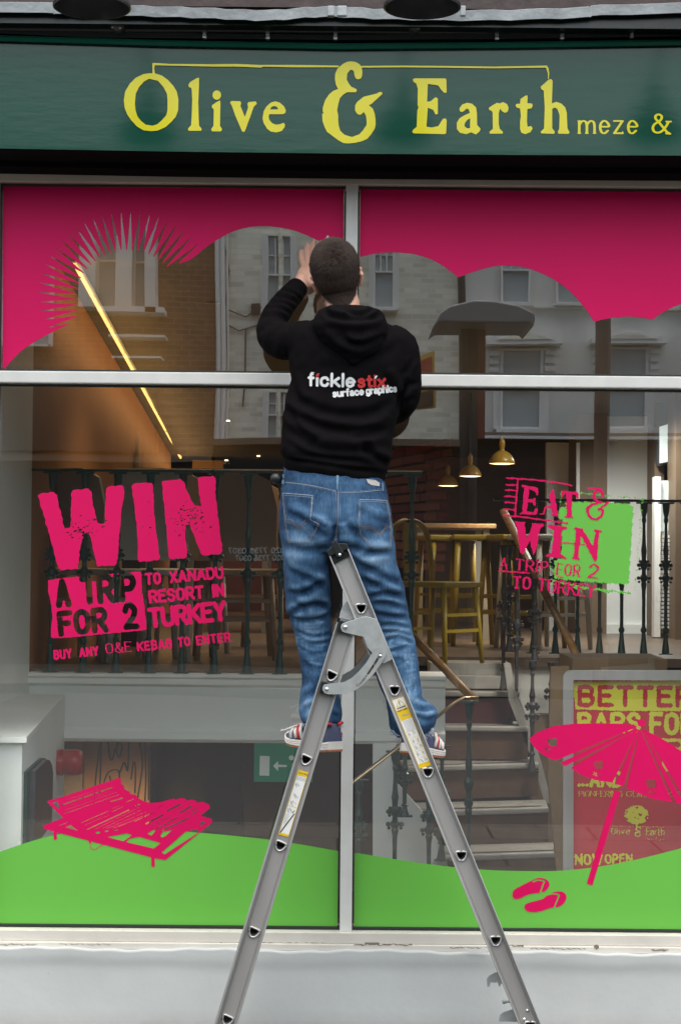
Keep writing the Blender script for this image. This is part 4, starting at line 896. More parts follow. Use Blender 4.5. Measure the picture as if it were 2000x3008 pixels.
for px0, py0, px1, py1 in ((565, 1352, 655, 1376), (560, 1405, 625, 1428), (600, 1432, 650, 1475), (520, 1395, 560, 1410), (590, 1540, 660, 1560)):
    obj('shelf_board', pbox(px0, py0, px1, py1, 9.3, 9.42), mat('lit shelf wood', (.28, .15, .06), .6), sh_)
obj('black_column', pbox(358, 1400, 412, 1960, 4.4, 4.6), 'plastic', shop)

# lamps that are on
EW = (1.0, .62, .22)
sl_t = thing('strip_light', 'long glowing warm strip light along the orange side wall', 'strip light', (XW + .1, 5, 2.9))

a_, b_ = P(217, 772, 2.75), P(531, 1346, 9.25)
nseg = 9
hs = bmesh.new(); tube(hs, [a_ + Vector((0, 0, .022)), b_ + Vector((0, 0, .022))], .016, 8); obj('housing', hs, 'iwhite', sl_t)
for k in range(nseg):
    p0 = a_.lerp(b_, k / nseg + .004); p1 = a_.lerp(b_, (k + 1) / nseg - .004); tb = bmesh.new(); tube(tb, [p0, p1], .010, 8)
    obj('lamp_tube', tb, mat('glowing tube', (1, .8, .5), .5, emit=((1.0, .62, .17), .42)) if k == 0 else bpy.data.materials['glowing tube'], sl_t)
M['bulbglow'] = mat('lit lamp', (1, .8, .5), .5, emit=((1.0, .70, .34), 1.3))
M['pend'] = mat('mustard enamel', (.30, .17, .02), .35)
for px, py, w, lab in ((1474, 1362, 77, 'mustard pendant lamp, the largest and nearest of the three'), (1381, 1399, 67, 'mustard pendant lamp in the middle of the three'), (1316, 1427, 61, 'mustard pendant lamp, the smallest and lowest of the three')):
    D_ = .36 * F / w; Y = D_ - CAM_D; Y = min(Y, 20); Y = {77: 5.2, 67: 6.2, 61: 7.0}[w]; rad = w / 2 * (Y + CAM_D) / F
    c = P(px, py, Y); t = thing('pendant_lamp', lab, 'pendant lamp', tuple(c), 'pendant lamps over the tables'); k = rad / .18
    obj('shade', lathe(bmesh.new(), [(.178, 0), (.18, .002), (.172, .05), (.13, .12), (.075, .165), (.03, .185), (.028, .2), (.04, .24), (.042, .29), (.03, .34), (.008, .36), (.004, .37)], tuple(c), 32), 'pend', t, smooth=True).scale = (1, 1, 1)
    o = bpy.data.objects[-1] if False else [q for q in bpy.data.objects if q.parent == t][0]
    for vv in o.data.vertices: vv.co = c + (vv.co - c) * k
    obj('glow_disc', lathe(bmesh.new(), [(0, -.012 * k), (.10 * k, -.008 * k), (.170 * k, .003 * k), (.170 * k, .010 * k), (0, .010 * k)], tuple(c), 32), 'bulbglow', t)
    obj('cord', tube(bmesh.new(), [c + Vector((0, 0, .37 * k)), Vector((c.x, c.y, 3.0))], .004, 6), 'plastic', t)
for px, py, r, Y, lab in ((625, 888, 22, 3.75, 'recessed ceiling spotlight left of the worker'), (1297, 904, 22, 3.9, 'recessed ceiling spotlight right of the worker'), (670, 1246, 9, 6.5, 'tiny ceiling spotlight beside the brown bricks'), (759, 1348, 8, 9, 'tiny spotlight at the back just left of the worker'), (665, 1361, 9, 8.6, 'tiny spotlight over the back shelves')):
    c = P(px, py, Y); t = thing('spotlight', lab, 'ceiling light', tuple(c), 'recessed ceiling lights'); s = r * (Y + CAM_D) / F
    obj('bezel', lathe(bmesh.new(), [(s * .6, -.004), (s, -.006), (s, .01), (s * .6, .02)], tuple(c), 24), 'black', t)
    obj('lamp', lathe(bmesh.new(), [(0, -.002), (s * .6, -.002), (s * .6, .03), (0, .03)], tuple(c), 20), 'bulbglow', t)
for k in range(3):
    c = P(661 + k * 1, 1401 + k * 11, 9.2); tag(obj('shelf_light', lathe(bmesh.new(), [(0, -.012), (.01, -.01), (.012, 0), (.01, .01), (0, .012)], tuple(c), 10), 'bulbglow'), 'tiny shelf light at the back above the N of WIN, ' + ('topmost', 'middle', 'lowest')[k] + ' of the three', 'shelf light', 'row of three shelf lights')
# low floor spot on the stairs
c = P(1442, 2388, 3.3); tag(obj('stair_light', lathe(bmesh.new(), [(0, -.006), (.04, -.004), (.045, 0), (0, .004)], tuple(c), 16), mat('stair spot', (1, .8, .5), .5, emit=((1, .6, .25), 3))), 'small glowing spot under the third stone tread', 'stair light')
bv = pbox(1680, 1935, 1960, 1978, .9, 1.3); t = thing('cardboard_box', 'opened cardboard box lying behind the top of the menu poster', 'cardboard box', tuple(P(1820, 1960, 1)))
obj('carton', bv, 'card', t, bevel=.003); obj('flap', pprism([(1765, 1962), (1850, 1955), (1910, 1950), (1925, 1962), (1918, 1978), (1760, 1978)], .86, .88), mat('pale card flap', (.38, .30, .21), .8), t)
obj('tape', pbox(1905, 1933, 1922, 1979, .893, .9), mat('brown tape', (.33, .26, .17), .35), t)
tag(obj('cardboard_sheet', pprism([(1618, 1960), (1672, 1958), (1680, 2600), (1640, 2600), (1610, 2290)], .7, .74), 'card'), 'tall brown cardboard sheet standing left of the menu poster frame', 'cardboard')

# menu poster in a snap frame
pt = thing('menu_poster', 'red and yellow better kebabs poster in an aluminium snap frame', 'poster', tuple(P(1850, 2560, .3)))
YP = .30
def rr(x0, y0, x1, y1, r, n=6):
    out = []
    for cx_, cy_, a0 in ((x1 - r, y0 + r, 270), (x1 - r, y1 - r, 0), (x0 + r, y1 - r, 90), (x0 + r, y0 + r, 180)):
        out += [(cx_ + r * math.cos(R(a0 + 90 * k / n)), cy_ + r * math.sin(R(a0 + 90 * k / n))) for k in range(n + 1)]
    return out
fa = Art(1645, 1960, 2420, 2720, 3); fa.poly(rr(1652, 1969, 2400, 2700, 22)); fa.poly([(1682, 1997), (2372, 1999), (2372, 2672), (1682, 2672)], cut=True)
fo = fa.put('snap_frame', 'alu', YP - .012, pt); so_ = fo.modifiers.new('solid', 'SOLIDIFY'); so_.thickness = .02; so_.offset = -1
M['posterred'] = mat('poster red', (.48, .030, .048), .35, spec=.4); M['postery'] = mat('poster yellow', (.60, .58, .05), .35)
obj('poster_sheet', pbox(1672, 1990, 2380, 2680, YP + .004, YP + .012), 'posterred', pt)
a = Art(1675, 1990, 2100, 2560, 1.4, rough=.7, rs=.25); kk = 3.064
def TP(s, x0, y0, x1, y1, h, wt, **k): a.text(s, (1500 + x0 / kk, 1930 + y0 / kk), (1500 + x1 / kk, 1930 + y1 / kk), h / kk, wt, **k)
a.poly(Z(zz('570,222 1900,205 1900,490 1000,488 585,472 575,400 565,330'), 1500, 1930, kk))
TP('BETTER', 620, 432, 1620, 440, 160, .25, cut=True, gap=.3)
TP('BARS', 615, 672, 1150, 672, 155, .25, gap=.26); TP('FOR', 1265, 685, 1640, 690, 170, .25, gap=.3)
a.poly(Z(zz('1360,735 1900,740 1900,1040 1360,1030'), 1500, 1930, kk))
TP('EAST', 1435, 1000, 1800, 1005, 210, .24, cut=True)
TP('...AND', 615, 1160, 990, 1165, 120, .25, gap=.3)
TP('PIONEERING', 612, 1258, 1000, 1260, 48, .13, asp=.5, serif=.08, gap=.16); TP('GUILT', 1042, 1260, 1270, 1262, 48, .13, asp=.5, serif=.08, gap=.2); TP('KEBAB', 1410, 1262, 1640, 1262, 46, .13, asp=.5, serif=.08)
TP('NOW', 585, 1868, 815, 1868, 85, .24, gap=.3); TP('OPEN', 855, 1860, 1090, 1855, 75, .24, gap=.3)
TP('Olive', 905, 1600, 1068, 1600, 58, .13, asp=.6, serif=.06, gap=.3); TP('Earth', 1220, 1605, 1380, 1606, 62, .13, asp=.6, serif=.06, gap=.24)
a.line([tuple(p) for p in Z([tuple(q) for q in spline(zz('1165,1545 1145,1530 1130,1550 1140,1570 1160,1575 1125,1585 1118,1605 1140,1620 1165,1605 1160,1580'), 4)], 1500, 1930, kk)], 3.2).line(Z(zz('900,1525 1385,1535'), 1500, 1930, kk), 1.2)
TP('meze & grill', 1212, 1650, 1378, 1650, 20, .12)
for k in range(46):
    th = ra.random() * 6.28; q = ra.random() ** .5; a.ell(1500 + (1132 + math.cos(th) * 88 * q) / kk, 1930 + (1425 + math.sin(th) * 66 * q) / kk, 22 / kk * ra.uniform(.6, 1.2))
for k in range(70):
    th = ra.random() * 6.28; a.ell(1500 + (1130 + math.cos(th) * 104) / kk, 1930 + (1425 + math.sin(th) * 80) / kk, 7 / kk * ra.uniform(.5, 1.2))
a.line(Z(zz('1133,1480 1135,1530'), 1500, 1930, kk), 5)
a.put('poster_print', 'postery', YP + .002, pt)
# light of the ceiling spots, pendants and stair spot, plus added fill spots
def lamp(px, py, Y, dz, w, col=(1, .72, .42), size=.12, ang=120):
    L = bpy.data.lights.new('lamp_or_fill_light', 'SPOT'); L.energy = w; L.color = col; L.shadow_soft_size = size; L.spot_size = R(ang); L.spot_blend = .8
    o = bpy.data.objects.new('lamp_or_fill_light', L); COL.objects.link(o); c = P(px, py, Y); o.location = (c.x, c.y, c.z + dz)
lamp(625, 888, 3.75, -.03, 14); lamp(1297, 904, 3.9, -.03, 14); lamp(1474, 1362, 5.5, -.05, 20); lamp(670, 1246, 6.5, -.03, 16); lamp(760, 1348, 9, -.03, 14)
lamp(1442, 2388, 3.3, -.02, 10); lamp(340, 2190, 4.2, -.02, 36, ang=160); lamp(620, 2195, 4.0, -.02, 10, ang=150); lamp(1700, 2150, 2.6, .9, 14, (1, .9, .8), ang=150); lamp(1750, 1030, 4.4, -.02, 22, (1, .97, .92), ang=165); lamp(1850, 1195, 5.8, -.02, 30, (1, .98, .95), ang=165)  # stair light first, then unseen fill spots added to brighten basement and right side
for k in range(16):
    L = bpy.data.lights.new('strip_light_glow', 'POINT'); L.energy = .35; L.color = (1, .55, .2); L.shadow_soft_size = .12
    o = bpy.data.objects.new('strip_light_glow', L); COL.objects.link(o); o.location = a_.lerp(b_, (k + .5) / 16) + Vector((.10, 0, -.16))
# ------------------------------------------------------------------ the street behind the camera, seen only in the window's reflection
def pave_mat():
    m = mat('paving slabs', (.075, .07, .062), .8, spec=.15, noise=(6, .2), bump=(40, .3, .003))
    n = m.node_tree.nodes; l = m.node_tree.links; b = n['Principled BSDF']; src = b.inputs['Base Color'].links[0].from_socket
    tc = [q for q in n if q.type == 'TEX_COORD'][0]; br = n.new('ShaderNodeTexBrick'); l.new(tc.outputs['Object'], br.inputs['Vector'])
    br.inputs['Scale'].default_value = 1; br.inputs['Brick Width'].default_value = .6; br.inputs['Row Height'].default_value = .45; br.inputs['Mortar Size'].default_value = .008
    br.inputs['Color1'].default_value = (1, 1, 1, 1); br.inputs['Color2'].default_value = (.8, .8, .8, 1); br.inputs['Mortar'].default_value = (.25, .25, .25, 1)
    mx = n.new('ShaderNodeMix'); mx.data_type = 'RGBA'; mx.blend_type = 'MULTIPLY'; mx.inputs[0].default_value = 1
    l.new(src, mx.inputs[6]); l.new(br.outputs[0], mx.inputs[7]); l.new(mx.outputs[2], b.inputs['Base Color']); return m
M['pave'] = pave_mat()
M['asphalt'] = mat('asphalt', (.04, .04, .04), .9, spec=.1, noise=(30, .2), bump=(120, .5, .004))
def sheet(x0, x1, y0, y1, z): return ([(x0, y0, z), (x1, y0, z), (x1, y1, z), (x0, y1, z)], [], [(0, 1, 2, 3)])
struct('ground', sheet(-150, 150, -200, -24, -.14), 'asphalt'); struct('ground', ([(-150, .26, -.14), (150, .26, -.14), (150, 120, -.14), (-150, 120, -.14)], [], [(0, 1, 2, 3)]) if False else sheet(-150, -4.6, .3, 120, -.0), 'asphalt')
struct('pavement', BOX((-60, -4.6, -.14), (60, .26, 0)), 'pave')
struct('road', sheet(-60, 60, -16.0, -4.6, -.13), 'asphalt')
struct('pavement', BOX((-60, -20.3, -.14), (60, -16.0, 0)), 'pave')
def V(px, py, Yv):
    """a real point on the far side of the street whose mirror image in the window falls on this pixel"""
    p = P(px, py, Yv); return Vector((p.x, -p.y, p.z))
YV_ = 20.0
M['fbrick'] = mat('brown brick', (.22, .12, .065), .85, noise=(9, .25))
def brickify(m, c2):
    n = m.node_tree.nodes; l = m.node_tree.links; b = n['Principled BSDF']; src = b.inputs['Base Color'].links[0].from_socket
    tc = [q for q in n if q.type == 'TEX_COORD'][0]; mp = n.new('ShaderNodeMapping'); mp.inputs['Rotation'].default_value = (R(90), 0, 0); l.new(tc.outputs['Object'], mp.inputs[0])
    br = n.new('ShaderNodeTexBrick'); l.new(mp.outputs[0], br.inputs['Vector']); br.inputs['Scale'].default_value = 1; br.inputs['Brick Width'].default_value = .23; br.inputs['Row Height'].default_value = .078; br.inputs['Mortar Size'].default_value = .008
    br.inputs['Color1'].default_value = (1, 1, 1, 1); br.inputs['Color2'].default_value = (.65, .65, .65, 1); br.inputs['Mortar'].default_value = (*c2, 1)
    mx = n.new('ShaderNodeMix'); mx.data_type = 'RGBA'; mx.blend_type = 'MULTIPLY'; mx.inputs[0].default_value = 1; l.new(src, mx.inputs[6]); l.new(br.outputs[0], mx.inputs[7]); l.new(mx.outputs[2], b.inputs['Base Color'])
brickify(M['fbrick'], (1.4, 1.4, 1.3))
M['fcream'] = mat('cream painted brick', (.95, .91, .74), .8, noise=(1.2, .08)); brickify(M['fcream'], (.86, .86, .86))
M['fwhite'] = mat('off white stucco', (.76, .75, .68), .8, noise=(1.5, .08), bump=(12, .2, .01))
M['fstone'] = mat('pale trim', (.80, .79, .74), .7); M['fglass'] = mat('far window glass', (.40, .44, .43), .3)  # pale base of the far panes stands in for reflected sky
M['fshop'] = mat('dark shopfront', (.03, .022, .018), .4, noise=(1, .4)); M['roof'] = mat('slate roof', (.07, .07, .08), .7)
def vb(bm, px0, py0, px1, py1, dy0, dy1):
    """box on the far facade: dy0..dy1 = how far it stands out towards the street"""
    a = V(px0, py0, YV_); b = V(px1, py1, YV_); return box(bm, (a.x, a.y + dy0, a.z), (b.x, a.y + dy1, b.z))
def V_(px, py): return V(px, py, YV_)
YS = -YV_
def facade(name, label, m, px0, px1, top, shop_top):
    t = thing(name, label, 'building', ((V_(px0, 1300).x + V_(px1, 1300).x) / 2, YS, 0)); a = V_(px0, shop_top); b = V_(px1, shop_top)
    obj('wall', BOX((a.x, YS - 8, a.z), (b.x, YS, top)), m, t); obj('shopfront', BOX((a.x + .02, YS - 7.9, -.0), (b.x - .02, YS - .15, a.z)), 'fshop', t)
    obj('roof', BOX((a.x - .1, YS - 8.1, top), (b.x + .1, YS + .15, top + .15)), 'roof', t)
    obj('shop_cornice', BOX((a.x, YS, a.z - .1), (b.x, YS + .25, a.z)), 'tan', t); return t
def sash(t, x0, y0, x1, y1, bars=True, surround=True, sill=True):
    w = obj('window', vb(bmesh.new(), x0, y0, x1, y1, .02, .05), 'fglass', t)
    fr = bmesh.new(); k = max(4, (x1 - x0) * .06); ym = (y0 + y1) / 2
    for q in ((x0 - k, y0 - k, x0, y1 + k), (x1, y0 - k, x1 + k, y1 + k), (x0, y0 - k, x1, y0), (x0, y1, x1, y1 + k), (x0, ym - k * .6, x1, ym + k * .6)): vb(fr, *q, .03, .12)
    if bars:
        for f in (1 / 3, 2 / 3): vb(fr, x0 + (x1 - x0) * f - 1.5, y0, x0 + (x1 - x0) * f + 1.5, ym, .05, .09)
        vb(fr, x0, (y0 + ym) / 2 - 1.5, x1, (y0 + ym) / 2 + 1.5, .05, .085)
    obj('frame', fr, 'fstone', w)
    if surround:
        s = bmesh.new()
        for q in ((x0 - 4 * k, y0 - 2 * k, x0 - k, y1 + k), (x1 + k, y0 - 2 * k, x1 + 4 * k, y1 + k)): vb(s, *q, .0, .07)
        obj('surround', s, 'fstone', w)
    if sill: obj('sill', vb(bmesh.new(), x0 - 3 * k, y1 + k, x1 + 3 * k, y1 + 3.2 * k, 0, .22), 'fstone', w)
    return w
f1 = facade('terraced_house', 'brown brick terraced house with white bay windows across the street', 'fbrick', -500, 628, 7.2, 1330)
for x0, x1, y0, y1 in ((-90, 10, 560, 1010), (40, 150, 560, 1010), (290, 350, 640, 910), (402, 438, 640, 920)): sash(f1, x0, y0, x1, y1, False, False, False)
bay = bmesh.new()
for q in ((245, 560, 288, 915), (354, 560, 398, 915), (442, 560, 468, 930), (296, 914, 492, 930), (330, 990, 492, 998), (340, 1050, 480, 1057)): vb(bay, *q, 0, .45)
obj('bay_trim', bay, 'fwhite', f1)
obj('shopfront', vb(bmesh.new(), -480, 1078, 463, 1329, .002, .3), 'fshop', f1)  # dark box added to keep the left of the reflection dark
f2 = facade('terraced_house', 'cream painted brick terraced house with white sash windows across the street', 'fcream', 628, 1355, 7.3, 1290)
for q in ((782, 700, 850, 925), (1100, 700, 1152, 905), (790, 1150, 860, 1290), (1080, 1120, 1150, 1270)): sash(f2, *q)
for px in (640, 655, 668, 820):
    dp = bmesh.new(); a, b = V_(px, 560), V_(px, 1290); tube(dp, [(a.x, YS + .1, a.z), (b.x, YS + .1, b.z)], .035 if px != 668 else .015, 8); obj('drainpipe', dp, 'fstone' if px < 700 else 'fcream', f2)
wr = bmesh.new()
for pts in (((668, 905), (720, 925), (760, 900)), ((670, 950), (700, 965), (770, 945), (900, 945)), ((720, 960), (718, 1100), (712, 1190)), ((655, 700), (672, 800), (660, 900), (668, 1100))):
    tube(wr, [(V_(x, y).x, YS + .03, V_(x, y).z) for x, y in pts], .012, 6)
obj('cable', wr, 'black', f2)
obj('signboard', vb(bmesh.new(), 735, 890, 760, 920, 0, .1), 'fshop', f2)
f3 = facade('terraced_house', 'off white stucco terraced house with pedimented windows across the street', 'fwhite', 1355, 2700, 7.25, 1275)
for q in ((1474, 785, 1550, 885), (1636, 830, 1700, 885), (1830, 785, 1890, 885), (2010, 785, 2080, 885)): sash(f3, q[0], q[1] - 90, q[2], q[3], True, False, True)
for x in (1530, 1835, 2140):
    w = sash(f3, x - 57, 1030, x + 57, 1258, False, True, True); pd = bmesh.new()
    q = [(x - 110, 1000), (x, 966), (x + 115, 1000), (x + 115, 1016), (x - 110, 1016)]; pts = [(V_(*p).x, V_(*p).z) for p in q]; prism(pd, pts, YS, YS + .35); obj('pediment', pd, 'fstone', w)
    q = [(x - 80, 1003), (x, 978), (x + 84, 1003)]; obj('tympanum', prism(bmesh.new(), [(V_(*p).x, V_(*p).z) for p in q], YS + .352, YS + .37), 'fcream', w)
    qn = bmesh.new()
    for s in (-1, 1):
        for k in range(4): vb(qn, x + s * 84 - 14, 1030 + k * 24, x + s * 84 + 14, 1044 + k * 24, 0, .14)
    obj('bracket', qn, 'fstone', w)
obj('string_course', vb(bmesh.new(), 1360, 895, 2690, 912, 0, .1), 'fstone', f3); obj('string_course', vb(bmesh.new(), 1360, 1285, 2690, 1305, 0, .3), 'fstone', f3)
obj('drainpipe', tube(bmesh.new(), [(V_(1352, 560).x, YS + .15, V_(1352, 560).z), (V_(1352, 1300).x, YS + .15, V_(1352, 1300).z)], .06, 8), 'fshop', f3)
# wider street so the mirror never shows an empty edge
for x0, x1, mm, nm in ((-24, V_(-500, 1300).x, 'fwhite', 'off white house at the far left end of the terrace across the street'), (V_(2700, 1300).x, 24, 'fbrick', 'brown brick house at the far right end of the terrace across the street')):
    t = thing('terraced_house', nm, 'building', ((x0 + x1) / 2, YS, 0)); obj('wall', BOX((x0, YS - 8, 0), (x1, YS, 7.2)), mm, t); obj('roof', BOX((x0, YS - 8.1, 7.2), (x1, YS + .2, 7.4)), 'roof', t)
# shop number lettering over there (it reads backwards in the window)
for s, py, w_ in (('020 7738 0307', 1618, 150), ('020 7738 0307', 1640, 130)):
    a = V(820 - w_ * .0, py + 8, 15.0); ar = Art(-2, -30, w_ * 1.1 + 4, 12, 1.0); ar.text(s, (2, 0), (w_ * 1.05, 0), 15, .13)
    K = (15 + CAM_D) / F
    x_right = V(835, py, 15.0).x; z0 = a.z
    o = obj('window_lettering', ar.mesh(lambda x, y: np.stack([x_right - x * K, np.full_like(x, -15.0), z0 - y * K], -1)), mat('white sign lettering', (.62, .62, .6), .5)); tag(o, ('upper' if py < 1630 else 'lower') + ' line of white phone number lettering across the road', 'lettering')
# street lamp with a wide domed canopy, and posts
lp = thing('street_lamp', 'street lamp with wide shallow domed canopy across the road', 'street lamp', (0, -15, 0))
c = V(1408, 965, 15.0); K = 21 / F
cn = bmesh.new(); sec = [(-150, 18), (-128, -25), (-100, -45), (-30, -64), (30, -64), (100, -52), (146, -30), (148, -12), (142, 12), (130, -2), (-130, 2)]
prism(cn, [(c.x + x * K, c.z - y * K) for x, y in sec], -15.6, -14.4); obj('canopy', cn, mat('grey canopy metal', (.16, .17, .17), .4), lp, bevel=.03)
for px, r_, mm in ((1362, .055, 'fshop'), (1382, .07, 'pave')):
    q = V(px, 970, 15.0); obj('pole', tube(bmesh.new(), [(q.x, -15, 0), (q.x, -15, q.z + .1)], r_, 12), mm, lp)
q0, q1 = V(1398, 962, 15), V(1420, 1290, 15); tag(obj('street_banner', BOX((q1.x, -15.05, q1.z), (q0.x, -15, q0.z)), mat('rust red banner', (.22, .06, .035), .7, noise=(3, .3))), 'rust red banner hanging under the domed street lamp', 'banner')
q = V(1768, 940, 13); tag(obj('street_post', tube(bmesh.new(), [(q.x, -13, 0), (q.x, -13, q.z + .05)], .085, 12), mat('brown post paint', (.09, .055, .035), .6)), 'thick dark brown post across the road', 'post')
# agents' boards on the cream house
for px, py, hh, lab in ((1265, 1065, 52, 'yellow and red board projecting from the cream house, the upper one'), (1270, 1160, 46, 'yellow and grey board projecting from the cream house, the lower one')):
    t = thing('sign_board', lab, 'sign board', tuple(V(px, py, 17))); c = V(px - 15, py, 17.0); K = 23 / F
    bbm = bmesh.new(); pts = [(c.x - 48 * K, c.z - hh * K), (c.x + 22 * K, c.z - hh * K * .85), (c.x + 22 * K, c.z + hh * K * .75), (c.x - 48 * K, c.z + hh * K * .2)]
    prism(bbm, pts, -17, -17.06); obj('panel', bbm, mat('sign yellow', (.55, .38, .06), .5) if 'sign yellow' not in bpy.data.materials else bpy.data.materials['sign yellow'], t)
    b2 = bmesh.new(); prism(b2, [(c.x - 42 * K, c.z - hh * K * .9), (c.x + 14 * K, c.z - hh * K * .75), (c.x + 14 * K, c.z + hh * K * .4), (c.x - 42 * K, c.z - hh * K * .02)], -16.99, -16.96); obj('print', b2, mat('sign red', (.35, .05, .03), .5) if py < 1100 else 'fshop', t)
# parked car, seen low in the glass
def car(cx, y, m, label):
    t = thing('parked_car', label, 'car', (cx, y, 0))
    prof = [(-2.05, .35), (-2.1, .62), (-1.95, .82), (-1.3, .92), (-.75, 1.36), (-.45, 1.43), (.55, 1.43), (.9, 1.36), (1.45, .97), (2.0, .86), (2.12, .6), (2.08, .35)]
    obj('body', prism(bmesh.new(), [(cx + a, b) for a, b in prof], y - .85, y + .85), m, t, bevel=.06)
    obj('window', prism(bmesh.new(), [(cx + a, b) for a, b in ((-1.15, .95), (-.7, 1.32), (-.4, 1.37), (.5, 1.37), (.82, 1.31), (1.25, .98))], y + .853, y + .87), 'fglass', t)
    for wx in (-1.3, 1.3):
        w = obj('wheel', lathe(bmesh.new(), [(0, -.1), (.31, -.1), (.32, 0), (.31, .1), (0, .1)], (cx + wx, y + .82, .32), 24, 'y'), 'plastic', t); obj('rim', lathe(bmesh.new(), [(0, .105), (.2, .105), (.2, .12), (0, .12)], (cx + wx, y + .82, .32), 20, 'y'), 'alu', w)
    return t
M['alu_lip'] = mat('flared aluminium', (.52, .52, .52), .3, metal=.6)
# ------------------------------------------------------------------ aluminium combination ladder, seen edge on
LY = -.66; LD = .36                      # plane of the near stiles, distance to the far ones
lad = thing('stepladder', 'aluminium combination ladder opened into an A in front of the window', 'ladder', tuple(P(1040, 2900, LY).xyz * 1))
def W2(px, py, Y=LY): p = P(px, py, Y); return (p.x, p.z)
rt_top, rt_bot = Vector(W2(993, 1618)), Vector(W2(1555, 3008))
lf_top, lf_bot = Vector(W2(1018, 1836)), Vector(W2(668, 2998))
def ground(a, b): d = (b - a).normalized(); return a + d * ((.012 - a.y) / d.y)
rt_end, lf_end = ground(rt_top, rt_bot), ground(lf_top, lf_bot)
HW = .0305
holesR = [(1061, 1788), (1159, 2029), (1257, 2270), (1355, 2515), (1456, 2765)]
holesL = [(973, 1986), (898, 2233), (823, 2486), (745, 2740), (667, 2998)]
hr = [Vector(W2(*h)) for h in holesR]; hl = [Vector(W2(*h)) for h in holesL]
hr.append(hr[-1] * 2 - hr[-2]); 
DS = [(p[0] * 1.12, p[1] * 1.12) for p in spline([(-.0128, .0060), (-.0105, .0100), (0, .0106), (.0105, .0100), (.0128, .0060), (.0105, -.0025), (.0058, -.0092), (0, -.0116), (-.0058, -.0092), (-.0105, -.0025)], 4, True)]
def dshape(rot, s=1.0):
    """the rungs' section: flat tread on top, rounded underneath"""
    c, s_ = math.cos(rot), math.sin(rot)
    return [(s * (x * c - z * s_), s * (x * s_ + z * c)) for x, z in DS]
def stile(a, b, y, holes, rot):
    """C section rail from a to b at depth y, flanges towards the camera, punched where the rungs come through"""
    d = (b - a).normalized(); n = Vector((d.y, -d.x)); L = (b - a).length
    if n.x < 0: n = -n
    web = HW - .003
    q = lambda u, v: a + d * u + n * v
    ar = Art(min(a.x, b.x) * 1000 - 50, min(a.y, b.y) * 1000 - 50, max(a.x, b.x) * 1000 + 50, max(a.y, b.y) * 1000 + 50, 1.0)
    ar.poly([(w.x * 1000, w.y * 1000) for w in (q(0, -web), q(L, -web), q(L, web), q(0, web))])
    for h in holes: ar.poly([((h.x + x) * 1000, (h.y + z) * 1000) for x, z in dshape(rot, 1.0)], cut=True)
    V0, _, F0 = ar.mesh(lambda x, z: np.stack([x / 1000, np.full_like(x, y), z / 1000], -1))
    V0 = list(V0); F0 = list(F0); fl = .020
    def quad(*p): k = len(V0); V0.extend(p); F0.append((k, k + 1, k + 2, k + 3))
    def pt(u, v, yy): w = q(u, v); return (w.x, yy, w.y)
    for s_ in (-1, 1):
        prof = [(web, y), (web + .0005, y - fl), (HW - .0004, y - fl - .0012), (HW + .0015, y - fl), (HW + .0015, y + .006), (web, y + .006)]
        for (v0, y0), (v1, y1) in zip(prof, prof[1:]): quad(pt(0, s_ * v0, y0), pt(L, s_ * v0, y0), pt(L, s_ * v1, y1), pt(0, s_ * v1, y1))
        for c_ in (web - .0085,):
            quad(pt(0, s_ * c_, y - .0004), pt(L, s_ * c_, y - .0004), pt(L, s_ * (c_ + .0012), y - .0018), pt(0, s_ * (c_ + .0012), y - .0018))
            quad(pt(0, s_ * (c_ + .0024), y - .0004), pt(L, s_ * (c_ + .0024), y - .0004), pt(L, s_ * (c_ + .0012), y - .0018), pt(0, s_ * (c_ + .0012), y - .0018))
    return (V0, [], F0)
rotR = 0.0; rotL = math.radians(-24)
splay = .055
def add_section(a, b, holes, rot, nm):
    d = (b - a).normalized()
    for y, far in ((LY, 0), (LY + LD, 1)):
        o = obj('stile', stile(a, b, y, holes, rot), 'alu', lad, smooth=False)
    # rungs: hollow, their flared ends standing proud of the rails
    for h in holes:
        bm = bmesh.new(); q = [(h.x + x, h.y + z) for x, z in dshape(rot, .94)]
        m = len(q); A = [bm.verts.new((x, LY - .002, z)) for x, z in q]; Bv = [bm.verts.new((x, LY + LD + .002, z)) for x, z in q]
        for i in range(m): bm.faces.new((A[i], A[(i + 1) % m], Bv[(i + 1) % m], Bv[i]))
        rg = obj('rung', bm, 'alu', lad)
        for yy in (LY - .0035, LY + LD - .0035):
            ring = [(h.x + x, yy, h.y + z) for x, z in dshape(rot, 1.14)]; lp = bmesh.new(); tube(lp, ring + ring[:2], .0030, 8, cap=False); obj('rung_end', lp, 'alu_lip', rg, smooth=True)
add_section(rt_top, rt_end, hr, rotR, 'right'); add_section(lf_top, lf_end, hl, rotL, 'left')
# feet
for e in (rt_end, lf_end):
    for y in (LY, LY + LD): obj('foot', BOX((e.x - .045, y - .025, .001), (e.x + .045, y + .02, .035)), 'plastic', lad, bevel=.006)
# end cap
for y in (LY, LY + LD):
    dy = y - LY; K = (y + CAM_D) / F
    cap = bmesh.new(); d = (rt_end - rt_top).normalized(); n = Vector((d.y, -d.x)); n = n if n.x > 0 else -n
    def q(u, v): w = rt_top + d * u + n * v; return (w.x, w.y)
    prism(cap, [q(-.012, -.033), q(-.020, -.012), q(-.020, .012), q(-.010, .033), q(.006, .033), q(.006, -.033)], y - .022, y + .012)
    prism(cap, [q(.006, -.026), q(.034, -.026), q(.028, .026), q(.006, .026)], y - .008, y - .0015)
    prism(cap, [q(-.030, -.010), q(-.034, .006), q(.012, .014), (q(.018, -.012))], y - .026, y - .0085)
    obj('end_cap', cap, 'plastic', lad, bevel=.0015)
c = W2(998, 1630); obj('rivet', lathe(bmesh.new(), [(0, -.004), (.004, -.003), (.005, .0)], (c[0], LY - .0275, c[1]), 12, 'y'), 'chrome', lad, smooth=True)
